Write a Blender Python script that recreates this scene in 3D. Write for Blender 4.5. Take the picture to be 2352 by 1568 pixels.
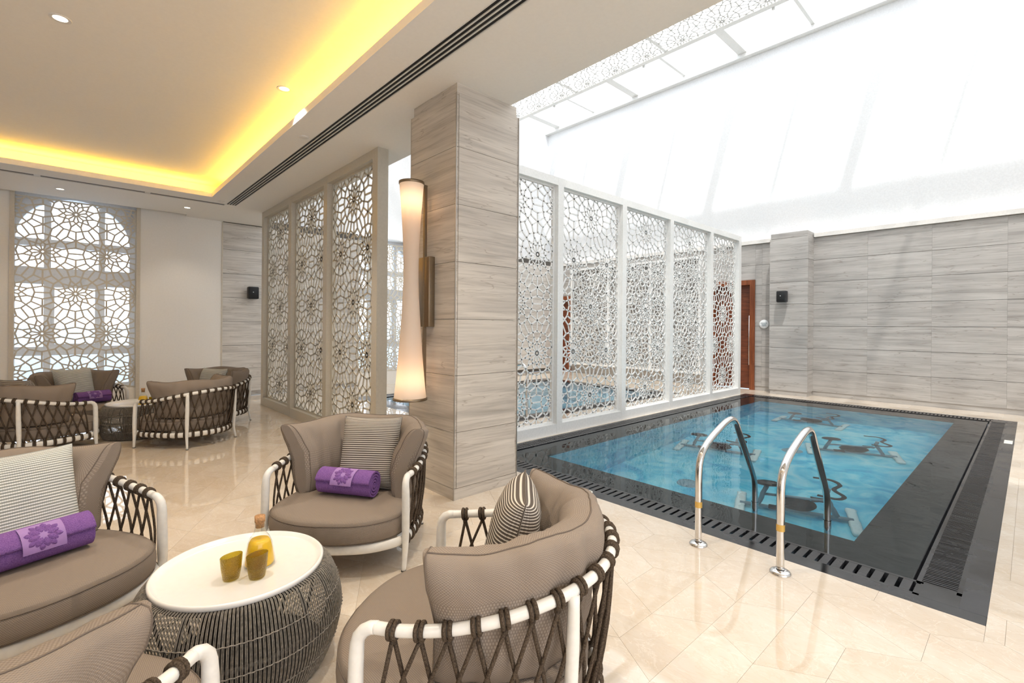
import bpy, math, random
from mathutils import Vector, Matrix, noise

random.seed(7)
scene = bpy.context.scene
for o in list(bpy.data.objects):
    bpy.data.objects.remove(o)
COL = scene.collection
PI = math.pi

# ------------------------------------------------------------------ camera
H = 1.30
TH = math.radians(47.279)
ROLL = math.radians(0.4393)
cam_d = bpy.data.cameras.new('camera')
cam = bpy.data.objects.new('camera', cam_d)
COL.objects.link(cam)
fw = Vector((-math.sin(TH), math.cos(TH), 0))
rt = Vector((math.cos(TH), math.sin(TH), 0))
up = Vector((0, 0, 1))
r2 = rt * math.cos(ROLL) + up * math.sin(ROLL)
u2 = up * math.cos(ROLL) - rt * math.sin(ROLL)
M = Matrix((r2, u2, -fw)).transposed().to_4x4()
M.translation = Vector((0, 0, H))
cam.matrix_world = M
cam_d.sensor_fit = 'HORIZONTAL'
cam_d.sensor_width = 36.0
cam_d.lens = 36.0 * 1102.45 / 2352.0
cam_d.shift_y = -(784.0 - 750.2) / 2352.0
cam_d.clip_start = 0.02
cam_d.clip_end = 6000
scene.camera = cam

# ------------------------------------------------------------------ world, sun, exposure
world = bpy.data.worlds.new('hazy_sky')
scene.world = world
world.use_nodes = True
wn = world.node_tree.nodes
wl = world.node_tree.links
bg = wn['Background']
wtc = wn.new('ShaderNodeTexCoord')
wsep = wn.new('ShaderNodeSeparateXYZ')
wl.new(wtc.outputs['Generated'], wsep.inputs[0])
wr = wn.new('ShaderNodeValToRGB')
wl.new(wsep.outputs['Z'], wr.inputs[0])
wr.color_ramp.elements[0].position = 0.0
wr.color_ramp.elements[0].color = (0.86, 0.91, 1.0, 1)
wr.color_ramp.elements[1].position = 0.6
wr.color_ramp.elements[1].color = (1.0, 1.0, 1.0, 1)
wl.new(wr.outputs[0], bg.inputs['Color'])
bg.inputs['Strength'].default_value = 1.85

sun_d = bpy.data.lights.new('sun', 'SUN')
sun = bpy.data.objects.new('sun', sun_d)
COL.objects.link(sun)
sd = Vector((-0.245, 0.43, -1.0))
sun.rotation_euler = sd.to_track_quat('-Z', 'Y').to_euler()
sun.location = (4, -6, 16)
sun_d.energy = 2.0
sun_d.angle = math.radians(1.5)
sun_d.color = (1.0, 0.97, 0.92)

vs = scene.view_settings
vs.view_transform = 'Standard'
vs.look = 'None'
vs.gamma = 1.0
vs.exposure = 0.74
vs.use_curve_mapping = False
scene.cycles.max_bounces = 7
scene.cycles.diffuse_bounces = 4
scene.cycles.glossy_bounces = 4
scene.cycles.transparent_max_bounces = 12
scene.cycles.caustics_reflective = False
scene.cycles.caustics_refractive = True
scene.cycles.sample_clamp_indirect = 6.0
scene.cycles.use_adaptive_sampling = True
scene.cycles.adaptive_threshold = 0.03
scene.cycles.adaptive_min_samples = 16


# ------------------------------------------------------------------ node materials
MATS = {}


class NT:
    def __init__(self, name):
        m = bpy.data.materials.new(name)
        m.use_nodes = True
        self.m = m
        self.n = m.node_tree.nodes
        self.l = m.node_tree.links
        self.b = self.n['Principled BSDF']
        self.out = self.n['Material Output']
        MATS[name] = m

    def add(self, t, **kw):
        n = self.n.new(t)
        for k, v in kw.items():
            setattr(n, k, v)
        return n

    def link(self, a, b):
        self.l.new(a, b)

    def val(self, node, inp, v):
        node.inputs[inp].default_value = v

    def ramp(self, src, stops, interp='LINEAR'):
        r = self.add('ShaderNodeValToRGB')
        r.color_ramp.interpolation = interp
        e = r.color_ramp.elements
        while len(e) > 1:
            e.remove(e[-1])
        e[0].position = stops[0][0]
        e[0].color = (*stops[0][1], 1)
        for p, c in stops[1:]:
            x = e.new(p)
            x.color = (*c, 1)
        self.link(src, r.inputs[0])
        return r.outputs[0]

    def noise(self, vec, scale, detail=3, rough=0.55, dist=0.0):
        t = self.add('ShaderNodeTexNoise')
        t.inputs['Scale'].default_value = scale
        t.inputs['Detail'].default_value = detail
        t.inputs['Roughness'].default_value = rough
        t.inputs['Distortion'].default_value = dist
        if vec is not None:
            self.link(vec, t.inputs['Vector'])
        return t.outputs['Fac']

    def mapping(self, vec, scale=(1, 1, 1), loc=(0, 0, 0), rot=(0, 0, 0)):
        mp = self.add('ShaderNodeMapping')
        mp.inputs['Scale'].default_value = scale
        mp.inputs['Location'].default_value = loc
        mp.inputs['Rotation'].default_value = rot
        self.link(vec, mp.inputs['Vector'])
        return mp.outputs[0]

    def math(self, op, a, b=None):
        n = self.add('ShaderNodeMath', operation=op)
        for i, v in enumerate((a, b)):
            if v is None:
                continue
            if isinstance(v, (int, float)):
                n.inputs[i].default_value = v
            else:
                self.link(v, n.inputs[i])
        return n.outputs[0]

    def mix(self, fac, a, b):
        n = self.add('ShaderNodeMix', data_type='RGBA')
        for key, v in ((0, fac), (6, a), (7, b)):
            if isinstance(v, (int, float)):
                n.inputs[key].default_value = v
            elif isinstance(v, tuple):
                n.inputs[key].default_value = (*v, 1)
            else:
                self.link(v, n.inputs[key])
        return n.outputs[2]

    def bump(self, height, strength=0.3, distance=0.002):
        b = self.add('ShaderNodeBump')
        b.inputs['Strength'].default_value = strength
        b.inputs['Distance'].default_value = distance
        self.link(height, b.inputs['Height'])
        self.link(b.outputs[0], self.b.inputs['Normal'])
        return b

    def base(self, c=None, rough=None, metal=None, spec=None, src=None):
        if c is not None:
            self.b.inputs['Base Color'].default_value = (*c, 1)
        if src is not None:
            self.link(src, self.b.inputs['Base Color'])
        if rough is not None:
            self.b.inputs['Roughness'].default_value = rough
        if metal is not None:
            self.b.inputs['Metallic'].default_value = metal
        if spec is not None:
            self.b.inputs['Specular IOR Level'].default_value = spec
        return self

    def coord(self, k='Object'):
        return self.add('ShaderNodeTexCoord').outputs[k]

    def world_pos(self, rand=0.0):
        g = self.add('ShaderNodeNewGeometry').outputs['Position']
        if rand:
            oi = self.add('ShaderNodeObjectInfo').outputs['Random']
            isl = self.add('ShaderNodeNewGeometry').outputs['Random Per Island']
            s = self.math('MULTIPLY', self.math('ADD', oi, isl), rand)
            cmb = self.add('ShaderNodeCombineXYZ')
            for i in range(3):
                self.link(s, cmb.inputs[i])
            va = self.add('ShaderNodeVectorMath', operation='ADD')
            self.link(g, va.inputs[0])
            self.link(cmb.outputs[0], va.inputs[1])
            return va.outputs[0]
        return g


def plain(name, c, rough=0.5, metal=0.0, spec=None, grain=0.04, gs=40):
    t = NT(name)
    f = t.noise(t.coord(), gs, 2)
    lo = tuple(max(0, x * (1 - grain)) for x in c)
    hi = tuple(min(1, x * (1 + grain)) for x in c)
    t.base(src=t.ramp(f, [(0.3, lo), (0.7, hi)]), rough=rough, metal=metal, spec=spec)
    return t.m


plain('paint_white', (0.80, 0.775, 0.735), 0.7)
plain('paint_ceiling', (0.88, 0.86, 0.82), 0.75, grain=0.012)
plain('paint_atrium', (0.88, 0.89, 0.90), 0.8)
plain('plaster', (0.90, 0.87, 0.82), 0.75, grain=0.015)
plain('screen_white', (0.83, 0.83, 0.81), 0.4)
plain('screen_cream_shaded', (0.56, 0.52, 0.44), 0.4)  # screen paint with the shade of its lounge face put into the colour
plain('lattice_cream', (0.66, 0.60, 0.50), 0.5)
plain('powder_white', (0.80, 0.785, 0.75), 0.32)
plain('tray_white', (0.87, 0.86, 0.84), 0.22, grain=0.012)
plain('black_plastic', (0.012, 0.012, 0.015), 0.4)
plain('diffuser_black', (0.006, 0.006, 0.007), 0.6)
plain('diffuser_brown', (0.10, 0.085, 0.07), 0.6)
plain('diffuser_white', (0.75, 0.73, 0.70), 0.4)
plain('bronze', (0.26, 0.20, 0.135), 0.35, 0.85)
plain('chrome', (0.72, 0.71, 0.70), 0.08, 1.0)
plain('steel_strip', (0.45, 0.42, 0.38), 0.3, 0.9)
plain('rubber', (0.05, 0.045, 0.04), 0.6)
plain('stone_joint', (0.10, 0.09, 0.08), 0.8)
plain('grout', (0.54, 0.46, 0.36), 0.6)
plain('sign_white', (0.85, 0.87, 0.88), 0.3)
plain('sign_ink', (0.10, 0.16, 0.20), 0.5)
plain('depth_paint', (0.82, 0.80, 0.72), 0.4)
plain('gold_label', (0.70, 0.45, 0.12), 0.35, 0.4)
plain('cork', (0.50, 0.27, 0.12), 0.8, grain=0.35, gs=160)
plain('juice', (1.0, 0.58, 0.02), 0.35)
plain('bike_white', (0.85, 0.90, 0.86), 0.4)
plain('bike_black', (0.012, 0.014, 0.018), 0.4)
plain('bike_grey', (0.25, 0.35, 0.40), 0.4)
plain('win_frame', (0.78, 0.79, 0.82), 0.4)

# polished beige marble
t = NT('marble_floor')
p = t.world_pos(37.0)
pw = t.mapping(p, (1.0, 1.6, 1.0), rot=(0, 0, 0.5))
n1 = t.noise(pw, 1.6, 6, 0.6, 0.6)
n2 = t.noise(pw, 6.0, 8, 0.65, 1.5)
c1 = t.ramp(n1, [(0.30, (0.635, 0.53, 0.41)), (0.52, (0.695, 0.60, 0.49)), (0.72, (0.745, 0.67, 0.57))])
vein = t.ramp(n2, [(0.47, (0, 0, 0)), (0.50, (1, 1, 1)), (0.53, (0, 0, 0))])
vm = t.math('MULTIPLY', vein, 0.22)
c2 = t.mix(vm, c1, (0.60, 0.42, 0.25))
n3 = t.noise(pw, 3.1, 7, 0.6, 2.0)
v3 = t.math('MULTIPLY', t.ramp(n3, [(0.485, (0, 0, 0)), (0.5, (1, 1, 1)), (0.515, (0, 0, 0))]), 0.35)
t.base(src=t.mix(v3, c2, (0.86, 0.80, 0.72)), rough=0.025, spec=0.7)

# wood-veined marble: grey, then copies with atrium and warm lounge light in the colour
for nm, kk in (('stone_slab', (1, 1, 1)), ('stone_lit', (1.42, 1.41, 1.38)), ('stone_column', (1.20, 1.15, 1.07))):
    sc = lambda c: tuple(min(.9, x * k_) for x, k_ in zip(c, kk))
    t = NT(nm)
    p = t.world_pos(23.0)
    pa = t.mapping(p, (0.55, 0.55, 9.0))
    pb = t.mapping(p, (1.3, 1.3, 38.0))
    n1 = t.noise(pa, 1.3, 5, 0.6, 0.7)
    n2 = t.noise(pb, 1.6, 5, 0.65, 0.4)
    c1 = t.ramp(n1, [(0.28, sc((0.335, 0.318, 0.302))), (0.48, sc((0.46, 0.438, 0.415))), (0.70, sc((0.54, 0.518, 0.492)))])
    d2 = t.ramp(n2, [(0.36, (1, 1, 1)), (0.52, (0, 0, 0))])
    c2 = t.mix(t.math('MULTIPLY', d2, 0.38), c1, sc((0.25, 0.228, 0.205)))
    n4 = t.noise(t.mapping(p, (0.5, 0.5, 5.5)), 1.7, 3, 0.5, 0.35)
    v4 = t.ramp(n4, [(0.488, (0, 0, 0)), (0.5, (1, 1, 1)), (0.508, (0, 0, 0))])
    c3 = t.mix(t.math('MULTIPLY', v4, 0.55), c2, sc((0.24, 0.205, 0.175)))
    t.base(src=c3, rough=0.45, spec=0.4)
    t.bump(n2, 0.12, 0.002)

# black granite
t = NT('granite_black')
n1 = t.noise(t.world_pos(5.0), 2.2, 5, 0.6)
t.base(src=t.ramp(n1, [(0.3, (0.012, 0.012, 0.014)), (0.7, (0.035, 0.036, 0.040))]))
t.link(t.ramp(n1, [(0.42, (0.10, 0.10, 0.10)), (0.6, (0.34, 0.34, 0.34))]), t.b.inputs['Roughness'])

t = NT('granite_wet')
n1 = t.noise(t.world_pos(), 3.0, 4)
t.base(src=t.ramp(n1, [(0.3, (0.010, 0.010, 0.011)), (0.7, (0.022, 0.022, 0.024))]), rough=0.5)

# pool mosaic
t = NT('pool_mosaic')
p = t.world_pos()
n1 = t.noise(t.mapping(p, (1.0, 1.0, 1.0)), 2.6, 3, 0.5, 1.4)
n2 = t.noise(t.mapping(p, (1.0, 1.0, 1.0)), 1.1, 2, 0.5, 0.6)
c1 = t.ramp(n1, [(0.34, (0.06, 0.48, 0.72)), (0.43, (0.13, 0.66, 0.84)), (0.55, (0.30, 0.80, 0.91)), (0.68, (0.52, 0.90, 0.95))])
c2 = t.mix(t.math('MULTIPLY', t.ramp(n2, [(0.35, (1, 1, 1)), (0.6, (0, 0, 0))]), 0.35), c1, (0.04, 0.42, 0.70))
bk = t.add('ShaderNodeTexBrick')
bk.offset = 0.0
bk.inputs['Scale'].default_value = 22.0
bk.inputs['Mortar Size'].default_value = 0.02
bk.inputs['Brick Width'].default_value = 0.5
bk.inputs['Row Height'].default_value = 0.5
t.link(p, bk.inputs['Vector'])
t.link(c2, bk.inputs['Color1'])
t.link(c2, bk.inputs['Color2'])
t.link(t.mix(0.12, c2, (0.4, 0.6, 0.7)), bk.inputs['Mortar'])
t.base(src=bk.outputs[0], rough=0.4)

t = NT('spa_mosaic')
n1 = t.noise(t.world_pos(), 2.0, 3, 0.5, 1.0)
t.base(src=t.ramp(n1, [(0.35, (0.30, 0.58, 0.74)), (0.65, (0.52, 0.76, 0.86))]), rough=0.4)


def clear_mat(name, tint, ior, rough=0.02, ripple=None, body=None):
    """thin clear sheet: tinted transmission plus Fresnel gloss"""
    t = NT(name)
    tr = t.add('ShaderNodeBsdfTransparent')
    tr.inputs[0].default_value = (*tint, 1)
    gl = t.add('ShaderNodeBsdfGlossy')
    gl.inputs['Roughness'].default_value = rough
    fr = t.add('ShaderNodeFresnel')
    bf = t.add('ShaderNodeNewGeometry').outputs['Backfacing']
    t.link(t.math('ADD', t.math('MULTIPLY', bf, 1.0 / ior - ior), ior), fr.inputs['IOR'])
    mx = t.add('ShaderNodeMixShader')
    t.link(fr.outputs[0], mx.inputs[0])
    src = tr.outputs[0]
    if body is not None:
        df = t.add('ShaderNodeBsdfTranslucent')
        df.inputs[0].default_value = (*body[1], 1)
        m2 = t.add('ShaderNodeMixShader')
        m2.inputs[0].default_value = body[0]
        t.link(src, m2.inputs[1])
        t.link(df.outputs[0], m2.inputs[2])
        src = m2.outputs[0]
    t.link(src, mx.inputs[1])
    t.link(gl.outputs[0], mx.inputs[2])
    if ripple:
        bp = t.add('ShaderNodeBump')
        bp.inputs['Strength'].default_value = ripple[0]
        bp.inputs['Distance'].default_value = ripple[1]
        t.link(t.noise(t.world_pos(), ripple[2], 3, 0.5, 0.8), bp.inputs['Height'])
        t.link(bp.outputs[0], gl.inputs['Normal'])
        t.link(bp.outputs[0], fr.inputs['Normal'])
    t.link(mx.outputs[0], t.out.inputs['Surface'])
    return t.m


t = NT('water')
rf = t.add('ShaderNodeBsdfRefraction')
rf.inputs['Color'].default_value = (0.88, 0.98, 1.0, 1)
rf.inputs['Roughness'].default_value = 0.0
rf.inputs['IOR'].default_value = 1.33
gl = t.add('ShaderNodeBsdfGlossy')
gl.inputs['Roughness'].default_value = 0.0
fr = t.add('ShaderNodeFresnel')
fr.inputs['IOR'].default_value = 1.33
mx = t.add('ShaderNodeMixShader')
bp = t.add('ShaderNodeBump')
bp.inputs['Strength'].default_value = 0.12
bp.inputs['Distance'].default_value = 0.02
t.link(t.noise(t.world_pos(), 3.0, 2, 0.5, 0.8), bp.inputs['Height'])
for nd in (rf, gl, fr):
    t.link(bp.outputs[0], nd.inputs['Normal'])
t.link(fr.outputs[0], mx.inputs[0])
t.link(rf.outputs[0], mx.inputs[1])
t.link(gl.outputs[0], mx.inputs[2])
t.link(mx.outputs[0], t.out.inputs['Surface'])
clear_mat('window_glass', (0.96, 0.98, 1.0), 1.45, 0.0)
clear_mat('bottle_glass', (0.93, 0.95, 0.94), 1.45, 0.02)
clear_mat('amber_glass', (0.84, 0.74, 0.22), 1.5, 0.12, ripple=(0.9, 0.004, 220.0), body=(0.30, (0.55, 0.45, 0.05)))

# sea
t = NT('sea')
n1 = t.noise(t.world_pos(), 0.06, 4)
t.base(src=t.ramp(n1, [(0.35, (0.035, 0.15, 0.28)), (0.65, (0.055, 0.20, 0.34))]), rough=0.3, spec=0.25)

# taupe woven upholstery, UV in metres
t = NT('fabric_taupe')
uv = t.coord('UV')
sp = t.add('ShaderNodeSeparateXYZ')
t.link(uv, sp.inputs[0])
K = 2 * PI / 0.0062
row = t.math('FLOOR', t.math('MULTIPLY', sp.outputs[1], 1 / 0.0042))
sh = t.math('MULTIPLY', row, PI)
wx = t.math('SINE', t.math('ADD', t.math('MULTIPLY', sp.outputs[0], K), sh))
wy = t.math('ABSOLUTE', t.math('SINE', t.math('MULTIPLY', sp.outputs[1], PI / 0.0042)))
hgt = t.math('MULTIPLY', t.math('ADD', t.math('MULTIPLY', wx, 0.5), 0.5), wy)
big = t.noise(t.coord(), 9.0, 3)
c1 = t.ramp(hgt, [(0.0, (0.225, 0.18, 0.145)), (0.6, (0.325, 0.27, 0.222)), (1.0, (0.375, 0.315, 0.265))])
t.base(src=t.mix(t.math('MULTIPLY', big, 0.25), c1, (0.24, 0.195, 0.16)), rough=0.85, spec=0.2)
t.bump(hgt, 0.5, 0.0016)

plain('fabric_seam', (0.155, 0.12, 0.095), 0.9)

# striped accent cushion, UV in metres
for nm, lo, hi in (('fabric_stripe', (0.11, 0.09, 0.075), (0.66, 0.61, 0.54)), ('fabric_stripe_pale', (0.30, 0.31, 0.29), (0.80, 0.80, 0.77))):
    t = NT(nm)
    uv = t.coord('UV')
    sp = t.add('ShaderNodeSeparateXYZ')
    t.link(uv, sp.inputs[0])
    sv = t.math('SINE', t.math('MULTIPLY', sp.outputs[1], 2 * PI / 0.0105))
    su = t.math('SINE', t.math('MULTIPLY', sp.outputs[0], 2 * PI / 0.006))
    f = t.math('ADD', t.math('MULTIPLY', sv, 0.5), t.math('MULTIPLY', su, 0.12))
    t.base(src=t.ramp(f, [(0.30 - 0.35, lo), (0.45 - 0.35, lo), (0.62 - 0.35, hi), (1.0, hi)]), rough=0.85, spec=0.2)
    t.bump(f, 0.4, 0.002)

# towelling
t = NT('towel_purple')
n1 = t.noise(t.coord(), 260.0, 2, 0.7)
n2 = t.noise(t.coord(), 22.0, 3)
c1 = t.ramp(n1, [(0.3, (0.13, 0.055, 0.22)), (0.7, (0.30, 0.15, 0.44))])
t.base(src=t.mix(t.math('MULTIPLY', n2, 0.35), c1, (0.34, 0.18, 0.48)), rough=0.95, spec=0.1)
t.bump(n1, 0.9, 0.004)
plain('towel_band', (0.36, 0.21, 0.50), 0.7)

t = NT('rope')
n1 = t.noise(t.coord(), 210.0, 2, 0.7)
t.base(src=t.ramp(n1, [(0.35, (0.045, 0.032, 0.023)), (0.65, (0.115, 0.085, 0.06))]), rough=0.9, spec=0.15)
t.bump(n1, 0.5, 0.002)

plain('cord', (0.225, 0.20, 0.168), 0.6, grain=0.4, gs=90)
plain('cord_dark', (0.05, 0.043, 0.036), 0.7)

# door timber
t = NT('timber')
p = t.world_pos()
n1 = t.noise(t.mapping(p, (3, 3, 26)), 1.2, 4, 0.6, 0.6)
t.base(src=t.ramp(n1, [(0.3, (0.085, 0.022, 0.010)), (0.7, (0.22, 0.062, 0.024))]), rough=0.35)
t = NT('timber_frame')
p = t.world_pos()
n1 = t.noise(t.mapping(p, (24, 24, 2)), 1.2, 4, 0.6, 0.6)
t.base(src=t.ramp(n1, [(0.3, (0.15, 0.038, 0.012)), (0.7, (0.30, 0.088, 0.030))]), rough=0.35)

# opal lamp shade
t = NT('opal_shade')
df = t.add('ShaderNodeBsdfDiffuse')
df.inputs[0].default_value = (0.80, 0.74, 0.68, 1)
tl = t.add('ShaderNodeBsdfTranslucent')
tl.inputs[0].default_value = (0.93, 0.80, 0.68, 1)
mx = t.add('ShaderNodeMixShader')
mx.inputs[0].default_value = 0.5
t.link(df.outputs[0], mx.inputs[1])
t.link(tl.outputs[0], mx.inputs[2])
t.link(mx.outputs[0], t.out.inputs['Surface'])


def emit(name, c, s):
    t = NT(name)
    e = t.add('ShaderNodeEmission')
    e.inputs[0].default_value = (*c, 1)
    e.inputs[1].default_value = s
    t.link(e.outputs[0], t.out.inputs['Surface'])
    return t.m


emit('lamp_glow', (1.0, 0.86, 0.66), 4.0)
emit('led_amber', (1.0, 0.56, 0.06), 14.0)


# ------------------------------------------------------------------ mesh helpers
class MB:
    def __init__(self):
        self.v = []
        self.f = []
        self.uv = []      # per vertex (or None)
        self.sm = []

    def _add(self, vs, fs, smooth=False, uvs=None):
        o = len(self.v)
        self.v += [tuple(x) for x in vs]
        self.uv += list(uvs) if uvs else [(x[0], x[2]) if True else (0, 0) for x in vs]
        for f in fs:
            self.f.append(tuple(i + o for i in f))
            self.sm.append(smooth)
        return self

    def box(self, a, b):
        (x0, y0, z0), (x1, y1, z1) = a, b
        x0, x1 = min(x0, x1), max(x0, x1)
        y0, y1 = min(y0, y1), max(y0, y1)
        z0, z1 = min(z0, z1), max(z0, z1)
        vs = [(x0, y0, z0), (x1, y0, z0), (x1, y1, z0), (x0, y1, z0), (x0, y0, z1), (x1, y0, z1), (x1, y1, z1), (x0, y1, z1)]
        fs = [(3, 2, 1, 0), (4, 5, 6, 7), (0, 1, 5, 4), (1, 2, 6, 5), (2, 3, 7, 6), (3, 0, 4, 7)]
        return self._add(vs, fs)

    def bevbox(self, a, b, r=0.01, seg=2):
        """rounded box: superellipsoid-like by bevelled loops in plan and section"""
        cx, cy, cz = [(a[i] + b[i]) / 2 for i in range(3)]
        hx, hy, hz = [abs(b[i] - a[i]) / 2 for i in range(3)]
        r = min(r, hx * .98, hy * .98, hz * .98)
        rings = []
        n = 4 * (seg + 1)
        prof = [(-hz, -r)]
        for k in range(seg + 1):
            an = -PI / 2 + (PI / 2) * k / seg
            prof.append((-hz + r + r * math.sin(an), -r + r * math.cos(an)))
        for k in range(seg + 1):
            an = (PI / 2) * k / seg
            prof.append((hz - r + r * math.sin(an), -r + r * math.cos(an)))
        vs = []
        for z, off in prof:
            for q, (sx, sy) in enumerate(((1, 1), (-1, 1), (-1, -1), (1, -1))):
                for k in range(seg + 1):
                    an = q * PI / 2 + (PI / 2) * k / seg
                    rr = r + off
                    vs.append((cx + sx * (hx - r) + rr * math.cos(an), cy + sy * (hy - r) + rr * math.sin(an), cz + z))
        m = len(prof)
        fs = [tuple(range(n))[::-1], tuple((m - 1) * n + i for i in range(n))]
        for j in range(m - 1):
            for i in range(n):
                fs.append((j * n + i, j * n + (i + 1) % n, (j + 1) * n + (i + 1) % n, (j + 1) * n + i))
        return self._add(vs, fs, True)

    def tube(self, pts, rad, sides=8, closed=False, cap=True, sq=(1, 1)):
        pts = [Vector(p) for p in pts]
        n = len(pts)
        if not isinstance(rad, (list, tuple)):
            rad = [rad] * n
        tang = []
        for i in range(n):
            if closed:
                d = pts[(i + 1) % n] - pts[i - 1]
            else:
                d = pts[min(i + 1, n - 1)] - pts[max(i - 1, 0)]
            tang.append(d.normalized())
        ref = Vector((0, 0, 1))
        if abs(tang[0].z) > 0.9:
            ref = Vector((1, 0, 0))
        nv = (ref - tang[0] * ref.dot(tang[0])).normalized()
        vs, uvs = [], []
        L = 0
        for i in range(n):
            nv = nv - tang[i] * nv.dot(tang[i])
            if nv.length < 1e-6:
                nv = tang[i].orthogonal()
            nv.normalize()
            bv = tang[i].cross(nv)
            if i:
                L += (pts[i] - pts[i - 1]).length
            for k in range(sides):
                a = 2 * PI * k / sides
                vs.append(pts[i] + (nv * math.cos(a) * sq[0] + bv * math.sin(a) * sq[1]) * rad[i])
                uvs.append((L, a * rad[i]))
        fs = []
        m = n if closed else n - 1
        for i in range(m):
            j = (i + 1) % n
            for k in range(sides):
                fs.append((i * sides + k, i * sides + (k + 1) % sides, j * sides + (k + 1) % sides, j * sides + k))
        if cap and not closed:
            fs.append(tuple(range(sides))[::-1])
            fs.append(tuple((n - 1) * sides + k for k in range(sides)))
        return self._add(vs, fs, True, uvs)

    def lathe(self, prof, sides=32, c=(0, 0), cap=True, sx=1.0, sy=1.0, tilt=None):
        vs = []
        for r, z in prof:
            for k in range(sides):
                a = 2 * PI * k / sides
                x, y = r * math.cos(a) * sx, r * math.sin(a) * sy
                zz = z + (tilt(x, y, z) if tilt else 0)
                vs.append((c[0] + x, c[1] + y, zz))
        fs = []
        for i in range(len(prof) - 1):
            for k in range(sides):
                fs.append((i * sides + k, i * sides + (k + 1) % sides, (i + 1) * sides + (k + 1) % sides, (i + 1) * sides + k))
        if cap:
            fs.append(tuple(range(sides))[::-1])
            fs.append(tuple((len(prof) - 1) * sides + k for k in range(sides)))
        return self._add(vs, fs, True)

    def grid(self, fn, nu, nv, uvfn=None, wrap_u=False, smooth=True):
        vs, uvs = [], []
        for i in range(nu):
            for j in range(nv):
                vs.append(fn(i, j))
                uvs.append(uvfn(i, j) if uvfn else (0, 0))
        fs = []
        for i in range(nu if wrap_u else nu - 1):
            k = (i + 1) % nu
            for j in range(nv - 1):
                fs.append((i * nv + j, k * nv + j, k * nv + j + 1, i * nv + j + 1))
        return self._add(vs, fs, smooth, uvs)

    def prism(self, poly, z0, z1):
        n = len(poly)
        vs = [(x, y, z0) for x, y in poly] + [(x, y, z1) for x, y in poly]
        fs = [tuple(range(n))[::-1], tuple(range(n, 2 * n))]
        for i in range(n):
            j = (i + 1) % n
            fs.append((i, j, n + j, n + i))
        return self._add(vs, fs)

    def mesh(self, name, mat):
        me = bpy.data.meshes.new(name)
        me.from_pydata(self.v, [], self.f)
        me.polygons.foreach_set('use_smooth', self.sm)
        ul = me.uv_layers.new(name='UVMap')
        idx = [0] * len(me.loops)
        me.loops.foreach_get('vertex_index', idx)
        flat = []
        for i in idx:
            flat += [self.uv[i][0], self.uv[i][1]]
        ul.data.foreach_set('uv', flat)
        me.materials.append(MATS[mat])
        return me

    def build(self, name, mat, parent=None, loc=None, rot=None):
        return link(name, self.mesh(name, mat), parent, loc, rot)


def link(name, data, parent=None, loc=None, rot=None):
    o = bpy.data.objects.new(name, data)
    COL.objects.link(o)
    o.parent = parent
    if loc is not None:
        o.location = loc
    if rot is not None:
        o.rotation_euler = rot
    return o


def tag(o, label=None, cat=None, group=None, kind=None):
    if label:
        o['label'] = label
    if cat:
        o['category'] = cat
    if group:
        o['group'] = group
    if kind:
        o['kind'] = kind
    return o


def thing(name, label, cat, loc=(0, 0, 0), rz=0.0, group=None, rot=None):
    o = link(name, None, None, loc, rot if rot else (0, 0, rz))
    o.empty_display_size = 0.1
    return tag(o, label, cat, group)


def struct(name, label, parent=None):
    o = link(name, None)
    o.empty_display_size = 0.1
    return tag(o, label, None, None, 'structure')


def bx(name, a, b, mat, parent=None):
    return MB().box(a, b).build(name, mat, parent)


def copy_tree(o, parent=None):
    c = o.copy()
    COL.objects.link(c)
    c.parent = parent
    for ch in o.children:
        copy_tree(ch, c)
    return c


def catmull(pts, n):
    """resample a polyline by Catmull-Rom, evenly by arc length"""
    P = [Vector(p) for p in pts]
    P = [P[0] * 2 - P[1]] + P + [P[-1] * 2 - P[-2]]
    dense = []
    for i in range(1, len(P) - 2):
        for k in range(16):
            u = k / 16
            p0, p1, p2, p3 = P[i - 1:i + 3]
            dense.append(0.5 * ((2 * p1) + (p2 - p0) * u + (2 * p0 - 5 * p1 + 4 * p2 - p3) * u * u + (3 * p1 - p0 - 3 * p2 + p3) * u ** 3))
    dense.append(P[-2])
    L = [0]
    for a, b in zip(dense, dense[1:]):
        L.append(L[-1] + (b - a).length)
    out = []
    j = 0
    for k in range(n):
        s = L[-1] * k / (n - 1)
        while j < len(L) - 2 and L[j + 1] < s:
            j += 1
        w = (s - L[j]) / max(1e-9, L[j + 1] - L[j])
        out.append(dense[j].lerp(dense[j + 1], w))
    return out


# ------------------------------------------------------------------ rosette lattice (computed once, tiled and clipped)
LA, LB = 0.70, 1.17


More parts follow.
